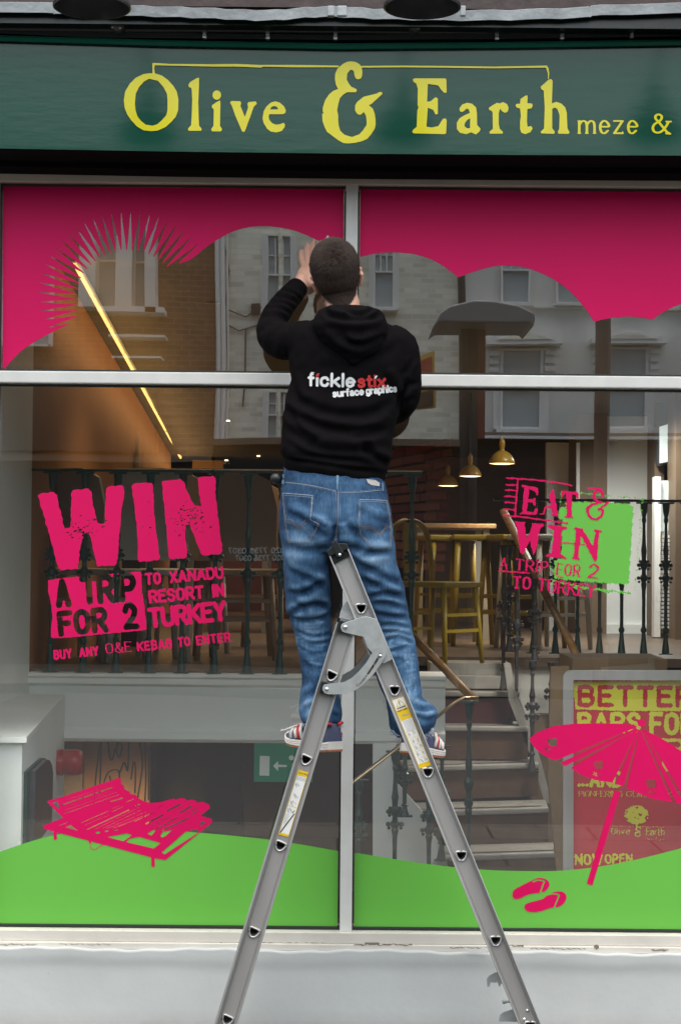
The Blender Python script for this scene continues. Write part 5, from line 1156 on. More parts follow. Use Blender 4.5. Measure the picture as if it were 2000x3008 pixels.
# hinge plates, slotted stays and rivets, near side and far side
kz = 3.92; oz = (900, 1560)
plate = [(400, 1130), (393, 1105), (402, 1078), (425, 1058), (640, 985), (700, 983), (790, 1008), (812, 1018), (978, 1472), (965, 1484), (890, 1520), (862, 1512), (700, 1340), (655, 1218), (640, 1212), (440, 1168), (412, 1152)]
stay_out = [(186, 1822), (186, 1790), (205, 1760), (300, 1745), (345, 1742), (430, 1733), (520, 1685), (600, 1612), (680, 1520), (745, 1415), (790, 1350), (830, 1330), (868, 1334), (905, 1362), (916, 1395), (900, 1445), (850, 1530), (770, 1640), (690, 1725), (610, 1795), (530, 1842), (440, 1868), (340, 1873), (250, 1872), (210, 1858)]
slot = [(562, 1758), (570, 1782), (600, 1785), (640, 1745), (720, 1640), (800, 1520), (862, 1430), (866, 1405), (848, 1395), (832, 1412), (760, 1535), (690, 1640), (612, 1745), (590, 1755)]
for y, m_, lab in ((LY - .024, 'zinc', 0), (LY + LD - .02, 'zinc', 1)):
    off = (0, 0) if not lab else (0, 0)
    def PW(pts): return [W2(oz[0] + x / kz, oz[1] + y_ / kz) for x, y_ in pts]
    obj('hinge_plate', prism(bmesh.new(), PW(plate), y - .0035, y - .0005), m_, lad, bevel=.0008)
    sa = Art(oz[0] + 170 / kz, oz[1] + 1310 / kz, oz[0] + 930 / kz, oz[1] + 1890 / kz, .8); sa.poly(Z(stay_out, *oz, kz)); sa.poly(Z(slot, *oz, kz), cut=True)
    def onl(x, yv, yy=y): p = Pn(x, yv, LY); p[:, 1] = yy - .0075; return p
    s_ = obj('slotted_stay', sa.mesh(onl), m_, lad); so2 = s_.modifiers.new('w', 'WELD'); so2.merge_threshold = 1e-4; sm = s_.modifiers.new('s', 'SOLIDIFY'); sm.thickness = .003
    for rx, ry, r_, dy in ((447, 1103, .0068, -.010), (235, 1815, .0068, -.0135), (848, 1432, .0058, -.012)):
        cx_, cz_ = W2(oz[0] + rx / kz, oz[1] + ry / kz)
        obj('rivet', lathe(bmesh.new(), [(0, -.0045), (r_ * .6, -.004), (r_ * .95, -.0015), (r_, .001), (r_, .012)], (cx_, y + dy + .004, cz_), 20, 'y'), 'chrome', lad, smooth=True)
    # black plastic blocks behind the rivets
    obj('hinge_block', prism(bmesh.new(), PW([(378, 1020), (478, 1045), (512, 1195), (352, 1160)]), y + .001, y + .022), 'plastic', lad, bevel=.002)
    obj('hinge_block', prism(bmesh.new(), PW([(178, 1725), (330, 1745), (300, 1895), (148, 1860)]), y + .001, y + .022), 'plastic', lad, bevel=.002)
# curved cover plate behind the hinge
cvp = [(375, 1000), (392, 930), (415, 870), (450, 820), (492, 792), (520, 800), (600, 990), (560, 1010), (480, 1045), (400, 1030)]
obj('cover_plate', prism(bmesh.new(), [W2(oz[0] + x / kz, oz[1] + y_ / kz) for x, y_ in cvp], LY + .004, LY + .012), 'zinc', lad, bevel=.001)
obj('cover_plate', prism(bmesh.new(), [W2(oz[0] + x / kz, oz[1] + y_ / kz) for x, y_ in [(380, 1000), (392, 925), (430, 935), (560, 985), (575, 1000), (500, 1030)]], LY + .001, LY + .0035), mat('bright steel', (.85, .87, .87), .25, metal=.7), lad)
# brackets on the far stile near the ground, and rivets
hk = [(1432, 2884), (1432, 2880), (1437, 2871), (1447, 2868), (1466, 2862), (1500, 2900), (1478, 2907), (1472, 2905), (1470, 2896), (1466, 2893), (1443, 2893), (1441, 2905), (1436, 2908), (1434, 2900)]
hk = [(1433, 2907), (1432, 2884), (1440, 2874), (1466, 2862), (1476, 2861), (1490, 2895), (1474, 2899), (1472, 2906), (1467, 2906), (1465, 2895), (1443, 2895), (1441, 2906), (1437, 2908)]
obj('lock_bracket', prism(bmesh.new(), [W2(*p) for p in hk], LY + .03, LY + .034), 'zinc', lad)
obj('lock_bolt', lathe(bmesh.new(), [(0, -.014), (.007, -.014), (.007, -.004), (.004, -.004), (.004, .02)], (W2(1492, 2951)[0], LY + .03, W2(1492, 2951)[1]), 14, 'x'), 'zinc', lad)
obj('lock_bracket', prism(bmesh.new(), [W2(*p) for p in [(1468, 3010), (1471, 2992), (1480, 2984), (1512, 2973), (1530, 3012)]], LY + .03, LY + .034), 'zinc', lad)
for px, py in ((1549, 2970), (1540, 2996)):
    c = W2(px, py); obj('rivet', lathe(bmesh.new(), [(0, -.0035), (.004, -.003), (.0055, 0)], (c[0], LY - .001, c[1]), 14, 'y'), 'chrome', lad, smooth=True)
# instruction labels
M['lwhite'] = mat('sticker white', (.72, .74, .72), .4); M['lyell'] = mat('sticker yellow', (.70, .48, .01), .4); M['link'] = mat('sticker ink', (.05, .05, .05), .5); M['lgrey'] = mat('sticker grey ink', (.34, .36, .38), .5)
def sticker(name, white, yellow, black, grey, y=LY - .0015):
    root = None
    x0 = min(p[0] for q in white for p in q) - 3; x1 = max(p[0] for q in white for p in q) + 3; y0 = min(p[1] for q in white for p in q) - 3; y1 = max(p[1] for q in white for p in q) + 3
    for nm, polys, mm, dy in ((name, white, 'lwhite', 0), ('yellow_print', yellow, 'lyell', -.0005), ('black_print', black, 'link', -.001), ('grey_print', grey, 'lgrey', -.001)):
        a = Art(x0, y0, x1, y1, .8)
        for q in polys:
            if len(q) == 3 and isinstance(q[2], float): a.line([q[0], q[1]], q[2])
            elif isinstance(q, tuple) and q[0] == 't': a.text(*q[1:], **dict(asp=1))
            else: a.poly(q)
        o = obj(nm, a.mesh(lambda x, yv: np.stack([Pn(x, yv, LY)[:, 0], np.full(len(x), y + dy), Pn(x, yv, LY)[:, 2]], -1)), mm, lad if root is None else root)
        if root is None: root = o
k5 = 2.92
def s1(x, y): return (1180 + x / 2.92, 2200 + y / 2.92)
def s4(x, y): return (800 + x / 2.904, 2000 + y / 2.904)
wh = [[s4(1018, 168), s4(1118, 132), s4(1352, 722), s4(1256, 752)]]
ye = [[s4(1058, 258), s4(1148, 222), s4(1188, 312), s4(1100, 345)], [s4(1240, 716), s4(1340, 684), s4(1352, 722), s4(1256, 752)]]
ye += [(s4(1018, 168), s4(1256, 752), 1.6), (s4(1118, 132), s4(1352, 722), 1.6), (s4(1018, 168), s4(1118, 132), 1.6), (s4(1060, 225), s4(1075, 160), 1.8), (s4(1075, 160), s4(1130, 200), 1.8), (s4(1060, 225), s4(1130, 200), 1.8)]
bl = [(s4(1080, 178), s4(1086, 205), 2.0), ('t', 'WARNING!', s4(1064, 246), s4(1138, 218), 3.6, .3), ('t', 'MAX LOAD', s4(1072, 268), s4(1150, 240), 3.4, .3)]
gy = []
r6 = random.Random(2)
for row in range(5):
    for cc in range(2):
        bx0, by0 = 1152 + row * 24 + cc * 42, 440 + row * 56 - cc * 16
        if row == 0: bx0, by0 = bx0 - 8, by0
        ye += [(s4(bx0, by0), s4(bx0 + 22, by0 + 54), .9), (s4(bx0, by0), s4(bx0 + 40, by0 - 15), .9)]
        for k in range(4): gy.append((s4(bx0 + r6.uniform(8, 26), by0 + r6.uniform(2, 14)), s4(bx0 + r6.uniform(14, 44), by0 + r6.uniform(20, 40)), 1.0))
for k in range(9): gy.append((s4(1112 + k * 4.6, 350 + k * 10.5), s4(1185 + k * 4.6, 326 + k * 10.5), .9))
gy.append(('t', '150kg', s4(1110, 305), s4(1160, 288), 5, .2))
wh.append([s4(1100, 300), s4(1112, 272), s4(1132, 268), s4(1158, 280), s4(1170, 300), s4(1112, 322)])
sticker('warning_label', wh[:1], ye, bl, gy)
def s0(x, y): return (620 + x / 2.919, 2200 + y / 2.919)
wh = [[s0(750, 178), s0(835, 205), s0(660, 758), s0(576, 736)]]
ye = [[s0(750, 178), s0(835, 205), s0(822, 246), s0(738, 226)], [s0(584, 716), s0(666, 738), s0(660, 758), s0(576, 736)], (s0(744, 200), s0(580, 730), 1.5), (s0(830, 215), s0(664, 750), 1.5), (s0(655, 482), s0(742, 510), 1.4)]
bl = [(s0(712, 560), s0(594, 716), 3.4), (s0(716, 532), s0(696, 550), 2.0), ('t', 'CAUTION', s0(752, 208), s0(826, 230), 3.0, .28)]
gy = []
for x, y in ((745, 310), (725, 400), (705, 460), (680, 525)):
    for k in range(5): gy.append((s0(x + r6.uniform(-26, 6), y - r6.uniform(5, 22)), s0(x + r6.uniform(-20, 26), y + r6.uniform(5, 32)), 1.1))
for k in range(7): gy.append((s0(640 - k * 4.0, 560 + k * 12), s0(672 - k * 4, 570 + k * 12), .9))
for k in range(3): gy.append((s0(736 - k * 3, 236 + k * 11), s0(812 - k * 3, 258 + k * 11), 1.0))
sticker('instruction_label', wh, ye, bl, gy)
# ------------------------------------------------------------------ the worker
DG = bpy.context.evaluated_depsgraph_get
def to_px(V):
    v = V - np.array([0, -CAM_D, CAM_Z]); dep = v @ np.array(fw)
    return 1000 + F * (v @ np.array(RT)) / dep, 1504 - F * (v @ np.array(UP)) / dep
def loft(bm, rings, n=28, sq=2.3):
    """rings: (px left, px right, py at left, py at right, Y centre, half depth)"""
    out = []
    for l_, r_, yl, yr, Yc, ry in rings:
        a, b = P(l_, yl, Yc), P(r_, yr, Yc); c = (a + b) / 2; h = (b - a) / 2; ring = []
        for k in range(n):
            th = 2 * math.pi * k / n; ct, st_ = math.cos(th), math.sin(th)
            e = (abs(ct) ** sq + abs(st_) ** sq) ** (-1 / sq)
            ring.append(bm.verts.new(c + h * (ct * e) + Vector((0, ry * st_ * e, 0))))
        out.append(ring)
    for a, b in zip(out, out[1:]):
        for k in range(n): bm.faces.new((a[k], a[(k + 1) % n], b[(k + 1) % n], b[k]))
    bm.faces.new(out[0][::-1]); bm.faces.new(out[-1]); return bm
def ellip(bm, c, r, rot=None, n=20):
    m = bmesh.ops.create_uvsphere(bm, u_segments=n, v_segments=n // 2 + 2, radius=1.0)
    for v in m['verts']:
        q = Vector((v.co.x * r[0], v.co.y * r[1], v.co.z * r[2]))
        if rot: q = rot @ q
        v.co = q + Vector(c)
    return bm
def fuse(name, bm, vox, smooth=5, fac=.5):
    """union of closed pieces into one continuous skin"""
    bmesh.ops.recalc_face_normals(bm, faces=bm.faces)
    me = bpy.data.meshes.new('tmp'); bm.to_mesh(me); bm.free(); o = bpy.data.objects.new('tmp', me); COL.objects.link(o)
    r = o.modifiers.new('r', 'REMESH'); r.mode = 'VOXEL'; r.voxel_size = vox
    s = o.modifiers.new('s', 'SMOOTH'); s.iterations = smooth; s.factor = fac
    me2 = bpy.data.meshes.new_from_object(o.evaluated_get(DG()), depsgraph=DG()); bpy.data.objects.remove(o); bpy.data.meshes.remove(me)
    me2.name = name; me2.shade_smooth(); return me2
def arrays(me):
    n = len(me.vertices); co = np.empty(n * 3); me.vertices.foreach_get('co', co); no = np.empty(n * 3); me.vertices.foreach_get('normal', no)
    return co.reshape(-1, 3), no.reshape(-1, 3)
def seg_dist(px, py, pts):
    """distance to a smooth polyline, side (+ below it), and how far along it (0..1)"""
    pts = [tuple(p) for p in spline(pts, 6)]; best = np.full(px.shape, 1e9); side = np.zeros(px.shape); al = np.zeros(px.shape); N = len(pts) - 1
    for i, ((ax, ay), (bx, by)) in enumerate(zip(pts, pts[1:])):
        ex, ey = bx - ax, by - ay; L = ex * ex + ey * ey + 1e-9; t = np.clip(((px - ax) * ex + (py - ay) * ey) / L, 0, 1)
        dx, dy = px - ax - t * ex, py - ay - t * ey; d = np.hypot(dx, dy); m = d < best
        best[m] = d[m]; side[m] = np.sign(ex * dy - ey * dx)[m]; al[m] = ((i + t) / N)[m]
    return best, side * best, al
def fold(me, items, gain=1.45):
    """press creases (traced where the cloth creases) into the surface: a valley with a soft ridge on each side"""
    co, no = arrays(me); px, py = to_px(co); disp = np.zeros(len(co)); face = np.clip(-no[:, 1] * 1.6 + .15, 0, 1)
    for pts, sig, amp in items:
        xs = [p[0] for p in pts]; ys = [p[1] for p in pts]; m = (px > min(xs) - 5 * sig) & (px < max(xs) + 5 * sig) & (py > min(ys) - 5 * sig) & (py < max(ys) + 5 * sig)
        if not m.any(): continue
        d, sd, al = seg_dist(px[m], py[m], pts); w = np.clip(np.minimum(al, 1 - al) * 5, .15, 1)
        g = -np.exp(-(d / sig) ** 2 / 2) + .75 * np.exp(-((sd + 1.9 * sig) / (1.3 * sig)) ** 2 / 2) + .35 * np.exp(-((sd - 2.1 * sig) / (1.5 * sig)) ** 2 / 2)
        disp[m] += amp * g * w * gain
    co += no * (disp * face)[:, None]; me.vertices.foreach_set('co', co.ravel()); me.update(); return disp
def wrinkle(me, amp, f, seed=0):
    co, no = arrays(me); r_ = np.random.RandomState(seed); d = np.zeros(len(co))
    for k in range(7):
        w = r_.randn(3) * f * (1 + .5 * k); w[2] *= 1.7; d += np.sin(co @ w + r_.rand() * 6) / (1 + .6 * k)
    co += no * (amp * d)[:, None]; me.vertices.foreach_set('co', co.ravel()); me.update()
def Q5(s): return [(740 + x / 3.015, 660 + y / 3.015) for x, y in zz(s)]
def Q6(s): return [(780 + x / 2.711, 1380 + y / 2.711) for x, y in zz(s)]

# --- arm paths (px, py, Y, radius) shared by body and sleeves
ARM_L = [(905, 1000, -.44, .062), (868, 1000, -.42, .060), (828, 1000, -.34, .056), (800, 980, -.25, .050), (806, 938, -.19, .043), (832, 893, -.15, .039), (862, 858, -.115, .036), (876, 842, -.10, .033)]
ARM_R = [(1140, 1010, -.45, .062), (1170, 1025, -.45, .060), (1182, 1075, -.45, .054), (1188, 1120, -.44, .050), (1184, 1165, -.42, .048), (1164, 1200, -.34, .044), (1138, 1212, -.25, .040), (1112, 1200, -.16, .035)]
def armtube(bm, path, k=1.0, dr=0.0, end=None, n=18):
    pts = [tuple(P(a, b, Y)) + (r,) for a, b, Y, r in (path if end is None else path[:end])]
    pts = [tuple(p) for p in spline(pts, 4)]
    return tube(bm, [p[:3] for p in pts], [p[3] * k + dr for p in pts], n)

# --- body: one continuous skin
M['skin'] = mat('skin', (.55, .31, .22), .5, noise=(18, .07)); M['skin'].node_tree.nodes['Principled BSDF'].inputs['Subsurface Weight'].default_value = .12
M['skin'].node_tree.nodes['Principled BSDF'].inputs['Subsurface Scale'].default_value = .01
HC = P(986, 800, -.43); HR = Matrix.Rotation(R(-11), 3, 'Y') @ Matrix.Rotation(R(17), 3, 'X')
def H(p): return HC + HR @ Vector(p)
bm = bmesh.new()
def HE(c, r): ellip(bm, H(c), r, HR)
HE((0, -.006, .022), (.0755, .096, .086)); HE((0, -.030, -.005), (.068, .066, .075)); HE((0, .035, -.035), (.058, .058, .082)); HE((0, .050, -.092), (.040, .040, .026)); HE((0, .085, .012), (.048, .016, .012))
HE((0, .102, -.032), (.010, .013, .026)); HE((0, .108, -.050), (.015, .013, .010)); HE((0, .092, -.076), (.022, .010, .006)); HE((0, .090, -.084), (.020, .010, .006))
for s in (-1, 1):
    HE((s * .036, .078, -.04), (.02, .016, .018))
    ear = [(s * .070, -.006, -.050), (s * .075, -.012, -.034), (s * .080, -.017, -.016), (s * .080, -.013, -.001), (s * .075, -.004, .003)]
    tube(bm, [H(p) for p in ear], [.007, .008, .009, .008, .006], 10); ellip(bm, H((s * .075, -.008, -.024)), (.005, .014, .025), HR)
    ellip(bm, H((s * .073, -.006, -.050)), (.005, .008, .010), HR)
tube(bm, [P(1012, 965, -.46), P(1008, 925, -.455), P(1006, 890, -.445), H((0, -.01, -.05))], [.075, .058, .054, .054], 24)
loft(bm, [(960, 1080, 935, 935, -.45, .06), (905, 1140, 960, 962, -.45, .085), (880, 1172, 1000, 1000, -.445, .10), (872, 1172, 1100, 1100, -.44, .11), (862, 1150, 1200, 1200, -.44, .105), (850, 1130, 1300, 1300, -.45, .105), (848, 1125, 1400, 1400, -.46, .105), (838, 1138, 1500, 1500, -.46, .115), (838, 1140, 1580, 1580, -.46, .11)], 24)
armtube(bm, ARM_L, .82); armtube(bm, ARM_R, .82)
LEG_L = [(835, 975, 1570, -.46, .095), (842, 965, 1660, -.45, .09), (850, 962, 1760, -.43, .078), (866, 966, 1850, -.41, .066), (885, 972, 1930, -.42, .062), (905, 985, 2030, -.46, .055), (925, 985, 2110, -.50, .040), (930, 985, 2150, -.51, .036)]
LEG_R = [(995, 1148, 1580, -.46, .095), (1020, 1160, 1680, -.45, .088), (1055, 1185, 1790, -.43, .074), (1080, 1200, 1880, -.42, .064), (1112, 1215, 1960, -.44, .06), (1150, 1228, 2050, -.46, .05), (1175, 1235, 2120, -.48, .038), (1185, 1240, 2165, -.47, .036)]
for LG in (LEG_L, LEG_R): loft(bm, [(a, b, y, y, Y, ry) for a, b, y, Y, ry in LG], 20, 2)
def chain(bm, pts, rs): tube(bm, pts, rs, 10); [ellip(bm, p, (r, r, r), n=10) for p, r in zip(pts, rs)]
# left hand: palm towards the glass, fingers up and to the right, four fingers and a thumb
def HP(x, y, Y): return P(x, y, Y)
chain(bm, [HP(874, 846, -.10), HP(886, 822, -.085)], [.027, .025])
for a, b in (((884, 822), (896, 785)), ((893, 824), (910, 780)), ((902, 824), (924, 778)), ((906, 828), (936, 782))): chain(bm, [HP(*a, -.08), HP((a[0] + b[0]) / 2, (a[1] + b[1]) / 2, -.062), HP(*b, -.045)], [.019, .0205, .0140])
for pts, r in ((((893, 785, -.045), (886, 766, -.030), (883, 750, -.020), (885, 736, -.014)), .0082), (((906, 781, -.045), (901, 756, -.030), (900, 735, -.018), (903, 717, -.012)), .0090), (((920, 779, -.045), (917, 750, -.030), (918, 726, -.018), (922, 706, -.012)), .0092), (((934, 783, -.045), (934, 755, -.034), (937, 730, -.024), (943, 710, -.016)), .0090)):
    chain(bm, [HP(*p) for p in pts], [r * 1.25, r * 1.14, r * 1.03, r * .88])
chain(bm, [HP(908, 822, -.075), HP(928, 806, -.060), HP(943, 783, -.045), HP(952, 762, -.032), HP(957, 745, -.024)], [.016, .0145, .0115, .0105, .009])
# right hand, steadying the vinyl in front of his chest
chain(bm, [P(1112, 1200, -.16), P(1100, 1192, -.125)], [.027, .024])
for k, (dx, dy) in enumerate(((-4, -16), (-10, -4), (-10, 8), (-4, 20))):
    chain(bm, [P(1098, 1192, -.12), P(1080 + dx * .4, 1184 + dy * .8, -.085), P(1068 + dx, 1180 + dy * 1.05, -.060)], [.017, .0165, .012])
    chain(bm, [P(1068 + dx, 1180 + dy * 1.05, -.060), P(1050 + dx, 1172 + dy * 1.1, -.042), P(1036 + dx, 1166 + dy * 1.15, -.024), P(1026 + dx, 1163 + dy * 1.15, -.013)], [.0105, .0095, .0088, .0076])
chain(bm, [P(1096, 1186, -.12), P(1084, 1160, -.10), P(1074, 1140, -.07), P(1068, 1128, -.045)], [.015, .0135, .011, .009])
body_me = fuse('person', bm, .0036, 4, .5); body_me.materials.append(M['skin'])
man = bpy.data.objects.new('person', body_me); COL.objects.link(man)
tag(man, 'worker in a black hoodie and blue jeans standing on the ladder', 'person')
eb = bmesh.new(); 
for s in (-1, 1):
    e = bmesh.new(); ellip(e, H((s * .031, .082, -.004)), (.0125, .0125, .0125), HR, 14); obj('eye', e, mat('eye white', (.7, .68, .65), .2), man, smooth=True)

# --- hair: short crop growing from a whorl at the crown
M['hair'] = mat('short dark brown hair', (.024, .0135, .0085), .6, spec=.25, noise=(60, .35)); M['hairbase'] = mat('scalp through short hair', (.009, .0055, .0035), .9, noise=(90, .3))
co, no = arrays(body_me); loc = (co - np.array(HC)) @ np.array(HR)
def scalp(l):
    x, y, z = l[..., 0], l[..., 1], l[..., 2]
    low = -.098 + .045 * np.clip(np.abs(x) / .058, 0, 1.2) ** 2 + np.clip((y + .03) * 1.15, 0, .2)
    return (z > low) & (y < .066) & ~((np.abs(x) > .0725) & (y > -.03) & (z < .012))
keep = scalp(loc) & (np.linalg.norm(loc - np.array([0, -.006, .0]), axis=1) < .16)
bmh = bmesh.new(); bmh.from_mesh(body_me); bmh.verts.ensure_lookup_table()
dead = [v for v in bmh.verts if not keep[v.index]]; bmesh.ops.delete(bmh, geom=dead, context='VERTS')
for v in bmh.verts: v.co += v.normal * .0026
hcap = bpy.data.meshes.new('hair'); bmh.to_mesh(hcap); bmh.free(); hcap.materials.append(M['hairbase']); hcap.shade_smooth()
hair = bpy.data.objects.new('hair', hcap); COL.objects.link(hair); hair.parent = man
co, no = arrays(hcap); idx = rng.randint(0, len(co), 30000); cro = np.array(HC) + np.array(HR) @ np.array([.012, -.062, .066])
base = co[idx] + rng.randn(len(idx), 3) * .0012; nn = no[idx]
away = base - cro; away -= nn * (away * nn).sum(1)[:, None]; L = np.linalg.norm(away, axis=1)[:, None] + 1e-6; away /= L
swirl = np.cross(nn, away); dirn = away * .85 + nn * (.55 - .25 * np.clip(L / .12, 0, 1)) + swirl * .35 * np.exp(-L / .03) + rng.randn(len(idx), 3) * .16
dirn /= np.linalg.norm(dirn, axis=1)[:, None]; ln = (rng.uniform(.006, .0125, len(idx)) * np.clip(1.15 - L[:, 0] * 4.0, .45, 1))[:, None]
sidev = np.cross(dirn, nn); sidev /= np.linalg.norm(sidev, axis=1)[:, None] + 1e-9; w_ = .0007
Vh = np.concatenate([base - sidev * w_, base + sidev * w_, base + dirn * ln], 1).reshape(-1, 3)
hs = bpy.data.meshes.new('hair_strands'); hs.from_pydata([tuple(v) for v in Vh], [], [(3 * i, 3 * i + 1, 3 * i + 2) for i in range(len(idx))]); hs.materials.append(M['hair'])
hso = bpy.data.objects.new('hair_strands', hs); COL.objects.link(hso); hso.parent = hair

# --- hoodie
M['hoodie'] = mat('black fleece', (.0050, .0044, .0050), .95, spec=.05, bump=(420, .35, .0012), noise=(30, .12))
bm = bmesh.new()
loft(bm, [(948, 1078, 922, 922, -.45, .075), (905, 1135, 946, 950, -.445, .095), (872, 1180, 962, 972, -.44, .11), (856, 1198, 992, 998, -.44, .12), (850, 1204, 1035, 1035, -.44, .127), (850, 1200, 1075, 1075, -.44, .13), (855, 1192, 1115, 1115, -.44, .13), (842, 1178, 1165, 1165, -.44, .128), (832, 1170, 1220, 1220, -.445, .128), (828, 1153, 1280, 1282, -.45, .130), (823, 1150, 1318, 1335, -.455, .137), (824, 1149, 1330, 1352, -.455, .136), (834, 1140, 1344, 1368, -.455, .124), (832, 1138, 1356, 1382, -.455, .122), (834, 1130, 1372, 1404, -.455, .121), (838, 1126, 1386, 1424, -.455, .120)], 36)
armtube(bm, ARM_L[:-1], 1.0, .0045); armtube(bm, ARM_R[:-1], 1.0, .006)
# cuffs
for path in (ARM_L, ARM_R):
    p0, p1, p2 = [Vector(P(*q[:3])) for q in (path[-2], path[-1], path[-3])]; d = (p1 - p0).normalized()
    tube(bm, [p0 - d * .012, p0 + d * .0, p0 + d * .034, p0 + d * .038], [.040, .0395, .0370, .033], 20)
hood_fold = [(Q5(a), s, k) for a, s, k in (
 ('335,870 312,1000 322,1230', 3, .0022), ('260,1600 420,1700 600,1780 900,1830 1200,1760', 10, .0100), ('285,1750 420,1890 600,1985 900,2005 1190,1970', 11, .0110), ('360,1480 470,1590 700,1670 980,1680 1260,1560', 12, .0080),
 ('330,1640 420,1800 520,1900 600,1940', 9, .0085), ('960,1900 1010,1990 1120,2070 1235,2130', 8, .010), ('860,1900 1000,1870 1210,1800', 8, .0075), ('300,1900 480,2030 760,2080 1000,2080', 8, .007), ('330,1300 380,1480 430,1600', 10, .006),
 ('268,2062 480,2098 800,2150 1180,2200', 5, .0060), ('500,900 620,1060 760,1200', 9, .004), ('1150,1300 1230,1420 1300,1560', 9, .006), ('560,1240 760,1260 960,1250', 14, .003), ('1160,1620 1060,1700 900,1740', 9, .006), ('1000,1200 1150,1150 1300,1060', 12, .004),
 ('85,830 180,800 270,820 340,860', 6, .0065), ('110,770 220,735 310,770 380,830', 5.5, .0060), ('150,700 250,690 330,720 395,780', 5, .0055), ('200,640 300,650 400,690', 5, .0045), ('70,960 130,900 190,880', 6, .005), ('170,1100 200,960 300,880', 9, .004), ('255,575 330,590 410,640 440,690', 3.5, .0045),
 ('1430,1180 1380,1280 1330,1330', 6, .005), ('1465,1400 1390,1430 1320,1530', 6, .007), ('1440,1540 1370,1560 1310,1640', 6, .006), ('1372,1390 1340,1470 1300,1570 1275,1680', 5, .010), ('1410,1640 1350,1650 1300,1720', 5, .005))]
me = fuse('hoodie', bm, .0058, 4, .5); fold(me, hood_fold); wrinkle(me, .0009, 22, 3); me.materials.append(M['hoodie'])
hoodie = bpy.data.objects.new('hoodie', me); COL.objects.link(hoodie); hoodie.parent = man
bm = bmesh.new()
loft(bm, [(952, 1098, 905, 908, -.475, .088), (934, 1122, 914, 918, -.485, .099), (920, 1136, 938, 942, -.50, .105), (917, 1140, 958, 960, -.512, .106), (926, 1138, 985, 985, -.52, .100), (946, 1128, 1010, 1010, -.528, .088), (974, 1106, 1036, 1036, -.532, .070), (1002, 1078, 1058, 1058, -.535, .055), (1026, 1052, 1074, 1074, -.54, .040)], 36)
me = fuse('hood', bm, .0055, 3, .5)
fold(me, [(Q5(a), s, k) for a, s, k in (('640,745 700,805 840,840 1040,835 1160,770', 6, .0115), ('620,860 740,930 900,960 1080,940 1190,880', 14, .006), ('790,990 880,1050 1000,1055 1150,990', 8, .012), ('600,960 720,1080 860,1150', 10, .006), ('1190,960 1120,1060 980,1140', 8, .006), ('965,850 970,960 930,1080 920,1180', 3, .0022), ('840,760 880,800 1000,800 1080,745', 5, .010))])
# hollow the hood's mouth round the neck
co, no = arrays(me); x_, y_ = co[:, 0] - P(1015, 905, -.45).x, co[:, 1] + .455; q = np.exp(-((x_ / .062) ** 2 + (y_ / .06) ** 2) ** 2); co[:, 2] -= np.clip(co[:, 2] - P(1015, 935, -.48).z, 0, 1) * q * .9
me.vertices.foreach_set('co', co.ravel()); wrinkle(me, .0008, 24, 5); me.materials.append(M['hoodie'])
hood = bpy.data.objects.new('hood', me); COL.objects.link(hood); hood.parent = hoodie

# --- jeans
def denim():
    m = mat('washed blue denim', (.05, .12, .28), .85, spec=.2, bump=(500, .3, .0008)); n = m.node_tree.nodes; l = m.node_tree.links; b = n['Principled BSDF']
    at = n.new('ShaderNodeAttribute'); at.attribute_name = 'wear_fold_tone'; tc = n.new('ShaderNodeTexCoord'); mp = n.new('ShaderNodeMapping'); mp.inputs['Scale'].default_value = (260, 260, 26); l.new(tc.outputs['Object'], mp.inputs[0])
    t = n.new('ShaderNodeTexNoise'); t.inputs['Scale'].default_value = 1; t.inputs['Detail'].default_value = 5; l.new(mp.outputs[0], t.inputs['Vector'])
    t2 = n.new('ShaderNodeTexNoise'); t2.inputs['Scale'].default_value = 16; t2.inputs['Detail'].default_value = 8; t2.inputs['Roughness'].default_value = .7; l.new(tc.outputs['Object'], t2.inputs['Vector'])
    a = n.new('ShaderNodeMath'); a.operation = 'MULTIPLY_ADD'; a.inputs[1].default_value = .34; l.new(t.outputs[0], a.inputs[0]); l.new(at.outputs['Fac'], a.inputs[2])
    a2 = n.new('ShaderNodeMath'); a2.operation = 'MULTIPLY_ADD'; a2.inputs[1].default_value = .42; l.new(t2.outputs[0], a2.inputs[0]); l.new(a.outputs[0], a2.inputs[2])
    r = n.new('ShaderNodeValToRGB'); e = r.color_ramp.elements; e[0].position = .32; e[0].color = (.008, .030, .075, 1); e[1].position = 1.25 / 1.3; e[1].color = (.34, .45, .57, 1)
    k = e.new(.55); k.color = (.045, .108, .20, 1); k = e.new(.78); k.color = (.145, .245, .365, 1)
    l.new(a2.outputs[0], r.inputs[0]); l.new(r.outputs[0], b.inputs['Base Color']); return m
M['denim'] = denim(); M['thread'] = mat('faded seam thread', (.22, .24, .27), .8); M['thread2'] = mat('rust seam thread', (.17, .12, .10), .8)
bm = bmesh.new()
loft(bm, [(836, 1124, 1368, 1378, -.455, .112), (832, 1128, 1395, 1402, -.455, .116), (828, 1133, 1425, 1430, -.46, .122), (822, 1142, 1465, 1468, -.462, .130), (819, 1149, 1505, 1508, -.465, .134), (819, 1155, 1545, 1550, -.465, .130), (824, 1158, 1590, 1592, -.46, .118), (835, 1150, 1622, 1625, -.455, .10)], 32)
ellip(bm, P(900, 1512, -.51), (.076, .075, .095)); ellip(bm, P(1068, 1520, -.51), (.078, .075, .098))
